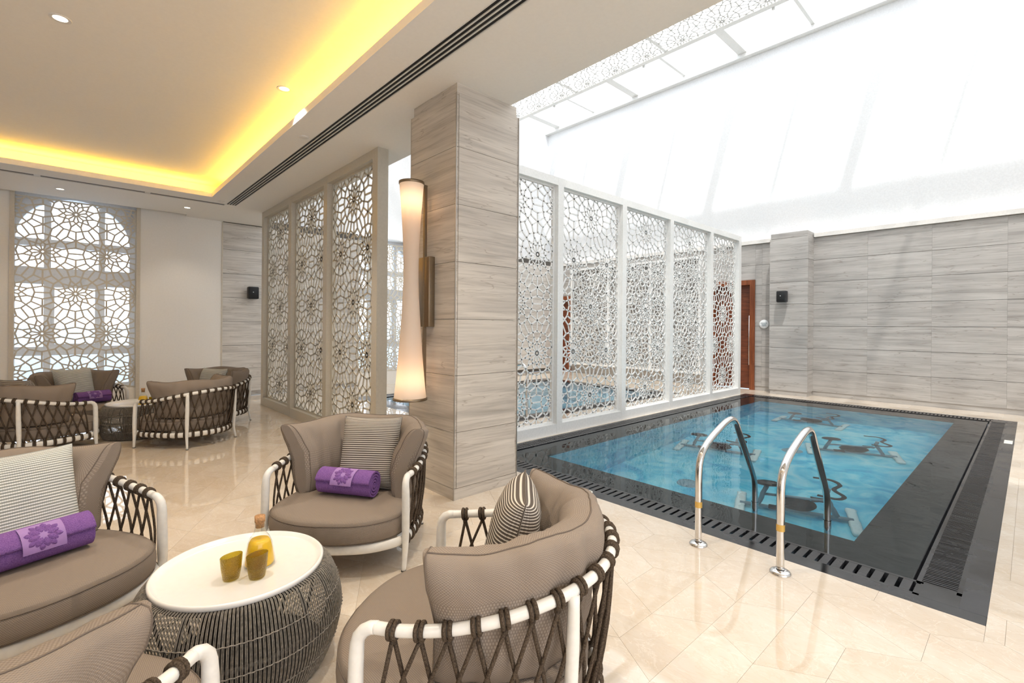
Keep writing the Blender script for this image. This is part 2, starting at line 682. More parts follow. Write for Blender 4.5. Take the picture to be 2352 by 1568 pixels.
def lattice_tile():
    """twelve-fold rosettes on a triangular lattice, unit spacing, scaled to LA x LB"""
    def pol(r, deg):
        return (r * math.cos(math.radians(deg)), r * math.sin(math.radians(deg)))
    S = []
    R0, R1, R2, RR, RM, RC = .034, .160, .290, .386, .5 / math.cos(math.radians(15)), .57735
    for k in range(12):
        a = 15 + 30 * k
        S.append((pol(R0, a), pol(R0, a + 30)))
        S.append((pol(R0, a), pol(R1, a)))
        S.append((pol(R2, a), pol(R1, a + 30)))
        S.append((pol(R2, a), pol(R1, a - 30)))
        S.append((pol(R2, a), pol(RM, a)))
        S.append((pol(RR, 30 * k), pol(RR, 30 * k + 30)))
        if k % 2 == 0:
            if k < 6:
                S.append((pol(RR, 30 * k), pol(1 - RR, 30 * k)))
                for s_ in (-1, 1):
                    S.append((pol(RM, 30 * k + 15 * s_), pol(RC, 30 * k + 30 * s_)))
        else:
            S.append((pol(RR, 30 * k), pol(RC, 30 * k)))
    kx, ky = LA, LB / math.sqrt(3)
    out = []
    for cx, cy in ((0, 0), (.5, math.sqrt(3) / 2)):
        for p_, q_ in S:
            out.append((((p_[0] + cx) * kx, (p_[1] + cy) * ky), ((q_[0] + cx) * kx, (q_[1] + cy) * ky)))
    return out


LSEG = lattice_tile()


def clip_seg(p_, q_, w, h):
    t0, t1 = 0.0, 1.0
    dx, dy = q_[0] - p_[0], q_[1] - p_[1]
    for pp, qq in ((-dx, p_[0]), (dx, w - p_[0]), (-dy, p_[1]), (dy, h - p_[1])):
        if abs(pp) < 1e-12:
            if qq < 0:
                return None
        else:
            r = qq / pp
            if pp < 0:
                t0 = max(t0, r)
            else:
                t1 = min(t1, r)
    if t1 - t0 < 1e-4:
        return None
    return (p_[0] + dx * t0, p_[1] + dy * t0), (p_[0] + dx * t1, p_[1] + dy * t1)


def lattice(w, h, ox, oy, bar=0.020, th=0.014, horizontal=False, scale=1.0):
    """pierced panel in local x,z (or x,y when horizontal), rosette centre at (ox, oy)"""
    mb = MB()
    la, lb = LA * scale, LB * scale
    for i in range(int(-w / la) - 3, int(w / la) + 4):
        for j in range(int(-h / lb) - 3, int(h / lb) + 4):
            dx, dy = ox + i * la, oy + j * lb
            if dx > w + la or dy > h + lb or dx + 2 * la < -la or dy + 2 * lb < -lb:
                continue
            for p_, q_ in LSEG:
                s = clip_seg((p_[0] * scale + dx, p_[1] * scale + dy), (q_[0] * scale + dx, q_[1] * scale + dy), w, h)
                if not s:
                    continue
                (x0, y0), (x1, y1) = s
                L = math.hypot(x1 - x0, y1 - y0)
                ux, uy = (x1 - x0) / L, (y1 - y0) / L
                e = bar * 0.12
                x0 -= ux * e
                y0 -= uy * e
                x1 += ux * e
                y1 += uy * e
                nx, ny = -uy * bar / 2, ux * bar / 2
                q4 = [(x0 + nx, y0 + ny), (x1 + nx, y1 + ny), (x1 - nx, y1 - ny), (x0 - nx, y0 - ny)]
                if horizontal:
                    vs = [(a, b, -th / 2) for a, b in q4] + [(a, b, th / 2) for a, b in q4]
                else:
                    vs = [(a, -th / 2, b) for a, b in q4] + [(a, th / 2, b) for a, b in q4]
                mb._add(vs, [(0, 1, 2, 3), (7, 6, 5, 4), (0, 4, 5, 1), (2, 6, 7, 3)])
    return mb


# ================================================================== THE SETTING
POOL = (-3.88, 2.97, -0.13, 9.95)
SPA = (-8.35, 3.75, -4.75, 8.95)
WX = -9.75          # face of the window wall
YF = 10.70          # face of the far wall
CZ = 3.13           # soffit height
TOP = 7.13          # atrium lattice height
XR = 4.6
YB = -4.2
COURSES = [0.085, 0.505, 0.930, 1.355, 1.785, 2.215, 2.645, 3.085]


def clip_half(poly, ax, val, keep_less):
    out = []
    n = len(poly)
    for i in range(n):
        a, b = poly[i], poly[(i + 1) % n]
        ia = (a[ax] <= val) == keep_less
        ib = (b[ax] <= val) == keep_less
        if ia:
            out.append(a)
        if ia != ib:
            w = (val - a[ax]) / (b[ax] - a[ax])
            out.append((a[0] + (b[0] - a[0]) * w, a[1] + (b[1] - a[1]) * w))
    return out


def area(poly):
    return abs(sum(poly[i][0] * poly[(i + 1) % len(poly)][1] - poly[(i + 1) % len(poly)][0] * poly[i][1] for i in range(len(poly)))) / 2


def subtract_rect(poly, r):
    x0, y0, x1, y1 = r
    xs = [p_[0] for p_ in poly]
    ys = [p_[1] for p_ in poly]
    if max(xs) <= x0 or min(xs) >= x1 or max(ys) <= y0 or min(ys) >= y1:
        return [poly]
    res = [clip_half(poly, 0, x0, True), clip_half(poly, 0, x1, False)]
    mid = clip_half(clip_half(poly, 0, x0, False), 0, x1, True)
    if len(mid) > 2:
        res += [clip_half(mid, 1, y0, True), clip_half(mid, 1, y1, False)]
    return [p_ for p_ in res if len(p_) > 2 and area(p_) > 2e-4]


def inset(poly, d):
    """shrink a convex counter-clockwise polygon by d"""
    n = len(poly)
    A = sum(poly[i][0] * poly[(i + 1) % n][1] - poly[(i + 1) % n][0] * poly[i][1] for i in range(n))
    if A < 0:
        poly = poly[::-1]
    cl = []
    for p_ in poly:
        if not cl or math.hypot(p_[0] - cl[-1][0], p_[1] - cl[-1][1]) > 1e-5:
            cl.append(p_)
    if len(cl) > 1 and math.hypot(cl[0][0] - cl[-1][0], cl[0][1] - cl[-1][1]) < 1e-5:
        cl.pop()
    n = len(cl)
    if n < 3:
        return None
    res = list(cl)
    for i in range(n):
        a, b = cl[i], cl[(i + 1) % n]
        L = math.hypot(b[0] - a[0], b[1] - a[1])
        nx, ny = -(b[1] - a[1]) / L, (b[0] - a[0]) / L
        c0 = nx * a[0] + ny * a[1] + d
        out = []
        m = len(res)
        for k in range(m):
            u, v = res[k], res[(k + 1) % m]
            du, dv = nx * u[0] + ny * u[1] - c0, nx * v[0] + ny * v[1] - c0
            if du >= 0:
                out.append(u)
            if (du >= 0) != (dv >= 0):
                w = du / (du - dv)
                out.append((u[0] + (v[0] - u[0]) * w, u[1] + (v[1] - u[1]) * w))
        res = out
        if len(res) < 3:
            return None
    return res if area(res) > 1e-4 else None


def project(x, y, z):
    d = Vector((x, y, z - H))
    zc = d.dot(fw)
    return d.dot(rt) / zc * 1102.45 + 1176 if zc > 0.05 else 1e9, 750 - d.z / zc * 1102.45 if zc > 0.05 else 1e9, zc


# ---- floor: half-hexagon marble tiles on a bed
floor = struct('floor', 'polished cream marble floor laid in half hexagon tiles')
for a in ((WX, YB, XR, POOL[1]), (WX, POOL[1], SPA[0], 10.75), (SPA[2], POOL[1], POOL[0], 10.75), (POOL[2], POOL[1], XR, 10.75),
          (SPA[0], POOL[1], SPA[2], SPA[1]), (SPA[0], SPA[3], SPA[2], 10.75), (POOL[0], POOL[3], POOL[2], 10.75)):
    bx('floor_bed', (a[0], a[1], -0.09), (a[2], a[3], -0.0035), 'grout', floor)
EH = 0.2535
DX = EH * math.sqrt(3)
trap = []
rng = random.Random(3)
known = {(0, 0): 2, (-1, -1): 0, (-1, -2): 0}
for r in range(-20, 24):
    for q in range(-24, 16):
        cx = -0.508 + (q + (0.5 if r % 2 else 0)) * DX
        cy = 2.591 + r * 1.5 * EH
        if not (WX - 0.5 < cx < XR + 0.5 and YB - 0.5 < cy < 11.3):
            continue
        hexv = [(cx + EH * math.cos(PI / 2 + k * PI / 3), cy + EH * math.sin(PI / 2 + k * PI / 3)) for k in range(6)]
        k0 = known.get((q, r), rng.choice((0, 1, 2)))
        if (q, r) == (0, 0):
            k0 = 1
        for s in (0, 3):
            poly = [hexv[(k0 + s + i) % 6] for i in range(4)]
            for ax, v_, less in ((0, WX, False), (0, XR, True), (1, YB, False), (1, 10.75, True)):
                poly = clip_half(poly, ax, v_, less) if len(poly) > 2 else poly
            if len(poly) < 3:
                continue
            ps = subtract_rect(poly, POOL)
            ps = [b for a in ps for b in subtract_rect(a, SPA)]
            for pp in ps:
                pi_ = inset(pp, 0.0005)
                if pi_:
                    trap.append(pi_)


def tile_rank(poly):
    x = sum(p_[0] for p_ in poly) / len(poly)
    y = sum(p_[1] for p_ in poly) / len(poly)
    px, py, zc = project(x, y, 0)
    if not (-80 < px < 2432 and 700 < py < 1640):
        return 0
    return area(poly) / zc ** 3


trap.sort(key=tile_rank, reverse=True)
rest = MB()
for i, pp in enumerate(trap):
    if i < 290:
        MB().prism(pp, -0.02, 0.0).build('tile', 'marble_floor', floor)
    else:
        rest.prism(pp, -0.02, 0.0)
tag(rest.build('tile_field', 'marble_floor', floor), kind='stuff')


# ---- stone cladding helpers
def slab_x(parent, x0, x1, z0, z1, yface, th=0.025):
    """slab with its face at y = yface looking to -y"""
    return bx('stone_slab', (x0 + .0006, yface, z0 + .0028), (x1 - .0006, yface + th, z1 - .0028), 'stone_slab', parent)


def slab_y(parent, y0, y1, z0, z1, xface, sgn, th=0.025, mat='stone_slab'):
    return bx('stone_slab', (xface, y0 + .0006, z0 + .0028), (xface - sgn * th, y1 - .0006, z1 - .0028), mat, parent)


# ---- far wall with two doors
wf = struct('wall_far', 'grey veined stone wall of wide horizontal slabs beyond the pool')
D1 = (-4.95, -3.985, 2.335)
D2 = (-9.62, -9.05, 2.20)
for a, b in ((WX - .35, D2[0]), (D2[1], D1[0]), (D1[1], XR)):
    bx('wall_core', (a, YF + .026, 0), (b, YF + .25, 3.10), 'stone_joint', wf)
for d in (D1, D2):
    bx('wall_core', (d[0], YF + .026, d[2]), (d[1], YF + .25, 3.10), 'stone_joint', wf)
xs = [WX, -9.62, -9.05, -8.2, -7.35, -6.5, -5.7, -4.95, -3.985, -3.85, -2.92, -2.035, -1.148, -0.258, 0.63, 1.52, 2.41, 3.3, XR]
for i in range(len(xs) - 1):
    x0, x1 = xs[i], xs[i + 1]
    for k in range(7):
        z0, z1 = COURSES[k], COURSES[k + 1]
        d = D1 if abs(x0 - D1[0]) < .01 else D2 if abs(x0 - D2[0]) < .01 else None
        if d:
            if z1 <= d[2] + .01:
                continue
            z0 = max(z0, d[2])
        slab_x(wf, x0, x1, z0, z1, YF)
for a, b in ((WX, D2[0]), (D2[1], D1[0]), (D1[1], XR)):
    tag(bx('baseboard_far', (a, YF + .012, 0), (b, YF + .03, .085), 'stone_slab'), 'recessed stone skirting under the far stone wall', kind='structure')
bx('coping', (WX, YF - .05, 3.09), (-3.60, YF + .25, 3.165), 'paint_white', wf)
bx('coping', (-2.885, YF - .05, 3.09), (XR, YF + .25, 3.165), 'paint_white', wf)

# pilaster
pl = tag(link('stone_pilaster', None, None, (-3.24, 10.5, 0)), 'pale stone pilaster standing proud of the far wall, holding the black speaker', 'pilaster')
PX0, PX1, PY0 = -3.58, -2.90, 10.35
mb = MB().box((PX0 + .026, PY0 + .026, .085), (PX1 - .026, YF, 3.09))
o = mb.build('core', 'stone_joint', pl)
o.matrix_parent_inverse = Matrix.Translation((3.24, -10.5, 0))


def world_child(o, parent):
    o.parent = parent
    o.matrix_parent_inverse = Matrix.LocRotScale(parent.location, parent.rotation_euler, None).inverted()
    return o


for k in range(7):
    z0, z1 = COURSES[k], COURSES[k + 1]
    world_child(slab_x(None, PX0, PX1, z0, z1, PY0), pl)
    world_child(slab_y(None, PY0 + .026, YF, z0, z1, PX1, 1), pl)
    world_child(slab_y(None, PY0 + .026, YF, z0, z1, PX0, -1), pl)
world_child(bx('cap', (PX0 + .012, PY0 + .012, 3.09), (PX1 - .012, YF + .2, 3.19), 'stone_slab'), pl)
world_child(bx('base', (PX0 + .015, PY0 + .015, 0), (PX1 - .015, YF, .085), 'stone_slab'), pl)


# ---- doors in the far wall
def make_door(name, d, label, hx):
    r = struct(name, label)
    x0, x1, zt = d
    fwid = .10
    bx('door_frame', (x0, YF - .03, 0), (x0 + fwid, YF + .2, zt), 'timber_frame', r)
    bx('door_frame', (x1 - fwid, YF - .03, 0), (x1, YF + .2, zt), 'timber_frame', r)
    bx('door_frame', (x0 + fwid, YF - .03, zt - fwid), (x1 - fwid, YF + .2, zt), 'timber_frame', r)
    leaf = bx('door_leaf', (x0 + fwid, YF + .09, .01), (x1 - fwid, YF + .14, zt - fwid), 'timber', r)
    if hx is not None:
        m = MB().tube([(hx, YF + .045, .52), (hx, YF + .045, 1.58)], .013, 10)
        m.tube([(hx, YF + .045, .62), (hx, YF + .09, .62)], .007, 8).tube([(hx, YF + .045, 1.48), (hx, YF + .09, 1.48)], .007, 8)
        m.build('door_handle', 'chrome', leaf)
    return r


make_door('door_1', D1, 'red-brown timber door with a long chrome pull handle in the far stone wall', D1[1] - .135)
make_door('door_2', D2, 'red-brown timber door seen through the white lattice screen', None)

# ---- white upper walls of the atrium, and its roof
w = bx('wall_upper_far', (WX - .35, YF + .08, 3.165), (XR, YF + .3, TOP + .25), 'paint_atrium')
tag(w, 'tall plain white wall above the far stone wall under the skylight', kind='structure')
w = bx('wall_upper_left', (WX - .6, 2.68, 3.25), (WX - .35, YF + .08, TOP + .25), 'paint_atrium')
tag(w, 'plain white upper wall above the arched spa window', kind='structure')
w = bx('wall_fascia', (WX - .35, 2.50, CZ + .07), (XR, 2.675, TOP + .25), 'paint_atrium')
tag(w, 'white wall above the lounge ceiling edge facing the skylight', kind='structure')

w = bx('wall_right', (XR, 2.50, 0), (XR + .2, YF + .3, TOP + .25), 'paint_atrium')
tag(w, 'plain white wall closing the open marble side of the pool hall', kind='structure')

rl = struct('ceiling_lattice', 'white pierced rosette lattice ceiling under the glass roof')
PW = 2.42
lat = lattice(PW - .06, 6.5, PW / 2, 1.0, bar=.021, th=.016, horizontal=True, scale=1.15).mesh('lattice_panel', 'screen_white')
for k in range(6):
    x0 = WX - .35 + k * PW
    link('lattice_panel', lat, rl, (x0 + .03, 2.70, TOP))
    bx('panel_rib', (x0 - .03, 2.68, TOP - .02), (x0 + .03, 9.22, TOP + .03), 'screen_white', rl)
bx('edge_beam', (WX - .35, 9.20, TOP - .03), (XR, 9.30, TOP + .12), 'screen_white', rl)
bx('edge_lip', (WX - .35, 9.30, TOP + .02), (XR, 9.40, TOP + .06), 'screen_white', rl)

sk = struct('window_skylight', 'long glazed skylight strip along the white far wall')
for x in (-9.6, -6.93, -4.27, -1.6, 1.07, 3.7):
    bx('glazing_beam', (x - .09, 9.30, TOP + .10), (x + .09, YF + .08, TOP + .26), 'screen_white', sk)
for x in (-8.27, -5.6, -2.93, -.27, 2.4):
    bx('glazing_bar', (x - .03, 9.40, TOP + .12), (x + .03, YF - .05, TOP + .2), 'screen_white', sk)
    bx('hanger', (x - .30, 9.33, TOP - .05), (x - .25, 9.37, TOP + .22), 'screen_white', sk)
bx('wall_channel', (WX - .35, YF - .06, TOP + .02), (XR, YF + .08, TOP + .14), 'screen_white', sk)
for xa, xb in ((-10.1, -6.93), (-6.93, -4.27), (-4.27, -1.6), (-1.6, 1.07), (1.07, 4.6)):
    bx('skylight_pane', (xa, 9.25, TOP + .27), (xb, YF + .08, TOP + .28), 'window_glass', sk)

# ---- window wall on the left
wl_ = struct('wall_left', 'cream plaster and stone wall with arched windows, atrium light put into the stone colour')
W1 = (-.62, .84)
W2 = (4.52, 5.98)
for a, b, zt in ((YB, W1[0], 3.4), (W1[1], 2.0, 3.4)):
    bx('plaster_panel', (WX - .35, a, 0), (WX, b, zt), 'plaster', wl_)
for a, b in ((2.0, W2[0]), (W2[1], YF + .3)):
    bx('wall_core', (WX - .35, a, 0), (WX - .026, b, 3.25), 'stone_joint', wl_)
for W in (W1, W2):
    bx('sill_panel', (WX - .35, W[0], 0), (WX, W[1], .28), 'plaster', wl_)
bx('window_head', (WX - .35, W2[0], 3.22), (WX, W2[1], 3.25), 'paint_atrium', wl_)
bx('window_head', (WX - .35, W1[0], 3.36), (WX, W1[1], 3.40), 'plaster', wl_)
ys = [2.0, 2.85, 3.7, W2[0]], [W2[1], 6.9, 7.8, 8.75, 9.7, YF]
for yy in ys:
    for y0, y1 in zip(yy, yy[1:]):
        for k in range(7):
            slab_y(wl_, y0, y1, COURSES[k], COURSES[k + 1] if k < 6 else 3.12, WX, 1, mat='stone_lit')  # slab copy brightened in colour for the atrium light on this wall
tag(bx('baseboard_left', (WX - .03, 2.0, 0), (WX - .012, W2[0], .085), 'stone_slab'), 'recessed stone skirting under the stone wall by the lattice screen', kind='structure')
tag(bx('trim_1', (WX, 1.985, 0), (WX + .012, 2.003, 3.12), 'lattice_cream'), 'slim cream trim where plaster meets stone', kind='structure')
for y in (W1[0], W1[1]):
    s = 1 if y > 0 else -1
    tag(bx('trim_2', (WX - .02, y - .05 * (s > 0), 0), (WX + .02, y + .05 * (s < 0), 3.36), 'lattice_cream'), 'cream jamb strip beside the arched lounge window', kind='structure')


def make_window(n, dy, label, zt):
    r = struct('window_%d' % n, label)
    r.location = (0, dy, 0)
    X0, X1 = WX - .30, WX - .20
    yc, R, zs = .0725, .6475, 2.53

    def fb(nm, y0, y1, z0, z1, xa=X0, xb=X1):
        return bx(nm, (xa, y0, z0), (xb, y1, z1), 'win_frame', r)
    fb('jamb', -.62, -.575, .28, zt)
    fb('jamb', .72, .84, .28, zt)
    fb('sill', -.575, .72, .28, .36)
    for y0, y1 in ((-.277, -.2), (.34, .415)):
        fb('mullion', y0, y1, .36, 3.1)
    for z0, z1 in ((.82, .95), (1.88, 2.13), (2.44, 2.55)):
        fb('transom', -.575, .72, z0, z1, X0 + .004, X1 - .004)
    for a in (((-.2, -.16), (.95, 1.88)), ((.30, .34), (.95, 1.88))):
        fb('sash_stile', a[0][0], a[0][1], a[1][0], a[1][1], X0 + .01, X1 - .015)
    for a in (((-.16, .30), (.95, .99)), ((-.16, .30), (1.84, 1.88))):
        fb('sash_rail', a[0][0], a[0][1], a[1][0], a[1][1], X0 + .01, X1 - .015)
    m = MB()
    N = 24
    for k in range(N):
        a0, a1 = PI * k / N, PI * (k + 1) / N
        p0 = (yc + R * math.cos(a0), zs + R * math.sin(a0))
        p1 = (yc + R * math.cos(a1), zs + R * math.sin(a1))
        zt2 = max(zt, zs + R + .01)
        vs = []
        for x in (X0 - .01, X1 + .01):
            vs += [(x, p0[0], p0[1]), (x, p1[0], p1[1]), (x, p1[0], zt2), (x, p0[0], zt2)]
        m._add(vs, [(0, 1, 2, 3), (7, 6, 5, 4), (0, 4, 5, 1), (3, 2, 6, 7)])
    m.build('arch_spandrel', 'win_frame', r)
    for c, (y0, y1) in enumerate(((-.575, -.277), (-.2, .34), (.415, .72))):
        for z0, z1 in ((.36, .82), (.95, 1.88), (2.13, 2.44), (2.55, 3.17)):
            bx('pane', (X0 + .045, y0 - .01, z0 - .01), (X0 + .051, y1 + .01, z1 + .01), 'window_glass', r)
    return r


make_window(1, 0, 'arched white framed window in the lounge behind cream lattice', 3.36)
make_window(2, 5.14, 'arched white framed window beyond the spa pool', 3.22)

LW = 1.40
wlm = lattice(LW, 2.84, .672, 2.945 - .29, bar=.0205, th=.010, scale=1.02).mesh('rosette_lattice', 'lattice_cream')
for n, (y, lab) in enumerate(((-.60, 'cream pierced rosette panel standing in front of the arched lounge window'), (4.54, 'cream pierced rosette panel in front of the spa window'))):
    r = thing('window_lattice', lab, 'lattice panel', (WX - .04, y, .285), PI / 2)
    link('rosette_lattice', wlm, r)
    m = MB().box((0, -.012, 0), (.02, .012, 2.84)).box((LW - .02, -.012, 0), (LW, .012, 2.84)).box((.02, -.012, 0), (LW - .02, .012, .02)).box((.02, -.012, 2.82), (LW - .02, .012, 2.84))
    m.build('border', 'lattice_cream', r)

# ---- lounge ceiling
ce = struct('ceiling', 'cream lounge ceiling with a raised tray, amber cove and slot diffusers')
ST = CZ + .065
for a, b in (((-8.0, 1.5), (XR, 1.745)), ((-9.57, 1.89), (XR, 2.675)), ((-8.33, YB), (-8.0, 1.745)), ((-9.57, YB), (-8.44, 1.89)),
             ((-8.0, YB), (XR, -3.4)), ((3.4, -3.4), (XR, 1.5)), ((WX, 1.44), (-9.57, 2.675)), ((-8.44, 1.745), (-8.33, 1.89))):
    bx('soffit_panel', (a[0], a[1], CZ), (b[0], b[1], ST), 'paint_ceiling', ce)
bx('tray_panel', (-8.3, -3.7, 3.36), (3.7, 1.76, 3.40), 'paint_ceiling', ce)
for a, b in (((-8.34, -3.7), (-8.3, 1.80)), ((-8.3, 1.76), (3.7, 1.80)), ((-8.3, -3.74), (3.7, -3.7)), ((3.7, -3.74), (3.74, 1.8))):
    bx('cove_side', (a[0], a[1], ST), (b[0], b[1], 3.40), 'paint_ceiling', ce)
bx('roof_slab', (WX - .35, YB, 3.405), (XR, 2.50, 3.50), 'paint_ceiling', ce)
bx('soffit_side', (-9.57, YB, ST), (-9.53, 1.44, 3.40), 'paint_ceiling', ce)


def cove(loc, sx, rz, label):
    r = thing('cove_light', label, 'light', loc, rz, 'amber cove lights round the ceiling tray')
    MB().bevbox((-sx / 2, -.012, 0), (sx / 2, .012, .014), .004).build('led_strip', 'led_amber', r)
    ld = bpy.data.lights.new('cove_lamp', 'AREA')
    ld.shape = 'RECTANGLE'
    ld.size = sx
    ld.size_y = .03
    ld.energy = 1.7 * sx
    ld.color = (1.0, 0.50, 0.035)
    lo = link('cove_lamp', ld, r, (0, 0, .03), (PI, 0, 0))
    return r


cove((-2.3, 1.63, ST), 11.2, 0, 'amber light strip hidden in the ceiling cove beside the slot diffuser')
cove((-8.15, -1.0, ST), 5.0, PI / 2, 'amber light strip hidden in the ceiling cove by the arched window')

# slot diffusers
sdif = thing('slot_diffuser', 'four black air slots in a long white ceiling strip', 'air diffuser', (-2.0, 1.8175, CZ))
L2 = 6.33
bx('backing', (-L2, -.0725, .004), (L2, .0725, .05), 'diffuser_black', sdif)
for k in range(5):
    y = -.0725 + k * .0345
    bx('slot_blade', (-L2, y - .0045 + (.0045 if k == 0 else 0), -.003), (L2, y + .0045, .004), 'diffuser_white', sdif)
sd2 = thing('slot_diffuser', 'single brown air slot along the ceiling by the arched window', 'air diffuser', (-8.385, -1.23, CZ))
bx('backing', (-.055, -2.97, .008), (.055, 2.97, .05), 'diffuser_brown', sd2)
bx('slot_blade', (-.055, -2.97, -.002), (-.047, 2.97, .035), 'diffuser_white', sd2)
bx('slot_blade', (.047, -2.97, -.002), (.055, 2.97, .035), 'diffuser_white', sd2)
for k in range(5):
    bx('slot_bridge', (-.047, -2.4 + k * 1.1, .003), (.047, -2.34 + k * 1.1, .008), 'diffuser_white', sd2)


def downlight(x, y, z, label, power):
    r = thing('downlight', label, 'light', (x, y, z), 0, 'recessed ceiling downlights')
    m = MB().lathe([(.040, -.001), (.055, -.004), (.060, -.002), (.060, .002)], 24, cap=False)
    m.build('trim_ring', 'diffuser_white', r)
    MB().lathe([(.001, .0), (.040, .0)], 24, cap=False).build('lens', 'lamp_glow', r)
    ld = bpy.data.lights.new('spot', 'SPOT')
    ld.energy = power
    ld.color = (1.0, 0.89, 0.74)
    ld.spot_size = math.radians(100)
    ld.spot_blend = 0.7
    ld.shadow_soft_size = .04
    link('spot', ld, r, (0, 0, -.02))
    return r


for x, y, lab in ((-4.469, -.054, 'round downlight in the open middle of the ceiling tray'), (-4.438, 1.371, 'round downlight in the tray close to the amber cove')):
    downlight(x, y, 3.36, lab, 62)
for x, nm in ((-1.9, 'over the juice table'), (.6, 'over the open lounge floor')):  # unseen downlights, added as warm fill for the lounge
    for y, n2 in ((-.05, 'in the middle of the tray'), (1.35, 'close to the cove')):
        downlight(x, y, 3.36, 'added unseen fill downlight %s, %s' % (nm, n2), 62)
downlight(-9.0, -.097, CZ, 'small downlight in the soffit over the arched window', 12)
downlight(-9.01, 1.357, CZ, 'small downlight in the soffit over the plaster wall', 12)
for x, y, lab in ((-4.808, 1.668, 'small white ceiling sensor beside the amber cove edge'), (-8.175, 1.652, 'small white ceiling sensor at the tray corner')):
    r = thing('ceiling_sensor', lab, 'sensor', (x, y, CZ))
    MB().lathe([(.045, 0), (.045, -.006), (.03, -.012), (.001, -.014)], 20, cap=False).build('cover', 'diffuser_white', r)


tag(bx('wall_back', (WX - .35, YB - .2, 0), (XR, YB, 3.4), 'plaster'), 'cream plaster wall closing the lounge', kind='structure')

# ---- stone column
col = thing('stone_column', 'square veined stone column beside the lounge chairs, carrying the hourglass lamp', 'column', (-3.2375, 2.435, 0))
HC = .3225
bx('core', (-HC + .026, -HC + .026, 0), (HC - .026, HC - .026, CZ), 'stone_joint', col)
for k in range(7):
    z0, z1 = COURSES[k], COURSES[k + 1]
    if k == 6:
        z1 = 3.045
    z0 += .0015
    z1 -= .0015
    bx('stone_slab', (-HC + .006, -HC, z0), (HC - .006, -HC + .025, z1), 'stone_column', col)  # column copy carries the warm lounge light in its colour
    bx('stone_slab', (-HC + .006, HC - .025, z0), (HC - .006, HC, z1), 'stone_column', col)
    bx('stone_slab', (HC - .025, -HC + .026, z0), (HC, HC - .026, z1), 'stone_column', col)
    bx('stone_slab', (-HC, -HC + .026, z0), (-HC + .025, HC - .026, z1), 'stone_column', col)
bx('base', (-HC + .002, -HC + .002, 0), (HC - .002, HC - .002, .083), 'stone_column', col)
bx('cap', (-HC + .018, -HC + .018, 3.045), (HC - .018, HC - .018, CZ), 'stone_column', col)
for sx in (-1, 1):
    for sy in (-1, 1):
        bx('corner_strip', (sx * (HC + .001), sy * (HC + .001), 0), (sx * (HC - .006), sy * (HC - .006), 3.045), 'steel_strip', col)


# ---- lattice screens
def screen(name, label, posts, hz, top, rz, loc, pw, mat, bar):
    """posts: centre positions along local x; frame front at local y = 0, depth to +y"""
    r = thing(name, label, 'screen', loc, rz)
    fd = .12
    for p_ in posts:
        bx('post', (p_ - pw / 2, 0, 0), (p_ + pw / 2, fd, top), mat, r)
    me = {}
    for a, b in zip(posts, posts[1:]):
        x0, x1 = a + pw / 2, b - pw / 2
        bx('top_rail', (x0, 0.002, top - .095), (x1, fd - .002, top), mat, r)
        bx('bottom_rail', (x0, 0.002, 0), (x1, fd - .002, .125), mat, r)
        w_ = round(x1 - x0, 3)
        if w_ not in me:
            h_ = top - .095 - .125
            me[w_] = lattice(w_, h_, w_ / 2, hz - .125, bar=bar, th=.010).mesh('lattice_panel', mat)
            me[(w_, 'b')] = MB().box((0, -.014, 0), (.022, .014, h_)).box((w_ - .022, -.014, 0), (w_, .014, h_)).box((.022, -.014, 0), (w_ - .022, .014, .022)).box((.022, -.014, h_ - .022), (w_ - .022, .014, h_)).mesh('panel_border', mat)
        pn = link('lattice_panel', me[w_], r, (x0, .075, .125))
        link('panel_border', me[(w_, 'b')], pn)
    return r


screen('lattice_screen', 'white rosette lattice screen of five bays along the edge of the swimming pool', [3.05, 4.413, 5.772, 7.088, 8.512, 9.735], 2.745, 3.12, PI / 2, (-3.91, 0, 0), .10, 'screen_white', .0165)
screen('lattice_screen', 'rosette lattice screen of three bays rising from the lounge floor to the ceiling', [-8.48, -7.19, -5.905, -4.60], 2.735, CZ, 0, (0, 2.31, 0), .115, 'screen_cream_shaded', .0195)

# lattice fixed on the far wall between the doors
fl = thing('wall_lattice', 'white pierced rosette panel fixed over the far stone wall between the two doors', 'lattice panel', (-8.95, YF - .11, .30))
wm = lattice(3.8, 2.6, .55, .55, bar=.019, th=.014).mesh('rosette_lattice', 'screen_white')
link('rosette_lattice', wm, fl)
m = MB()
for x in (0, 1.267, 2.533, 3.8):
    m.box((x - .03, -.02, 0), (x + .03, .11, 2.6))
m.box((-.03, -.02, -.05), (3.83, .11, 0)).box((-.03, -.02, 2.6), (3.83, .11, 2.65))
m.build('border', 'screen_white', fl)

# ---- sea outside
tag(MB()._add([(-3000, -3000, -14), (-40, -3000, -14), (-40, 3000, -14), (-3000, 3000, -14)], [(0, 1, 2, 3)]).build('sea', 'sea'), 'blue sea seen low in the arched windows', 'sea', kind='stuff')


# ================================================================== POOL
WZ = -0.008       # water level
pool = thing('swimming_pool', 'rectangular overflow swimming pool with black granite rim and blue mosaic basin', 'pool', (-2.0, 6.46, 0))


def wc(o, parent=None):
    return world_child(o, parent or pool)


SX0, SX1, SY0, SY1 = -3.69, -.405, 3.25, 9.70       # overflow slot rectangle
BX0, BX1, BY0, BY1 = -3.355, -.74, 3.585, 9.26      # basin rectangle
BZ = -1.15
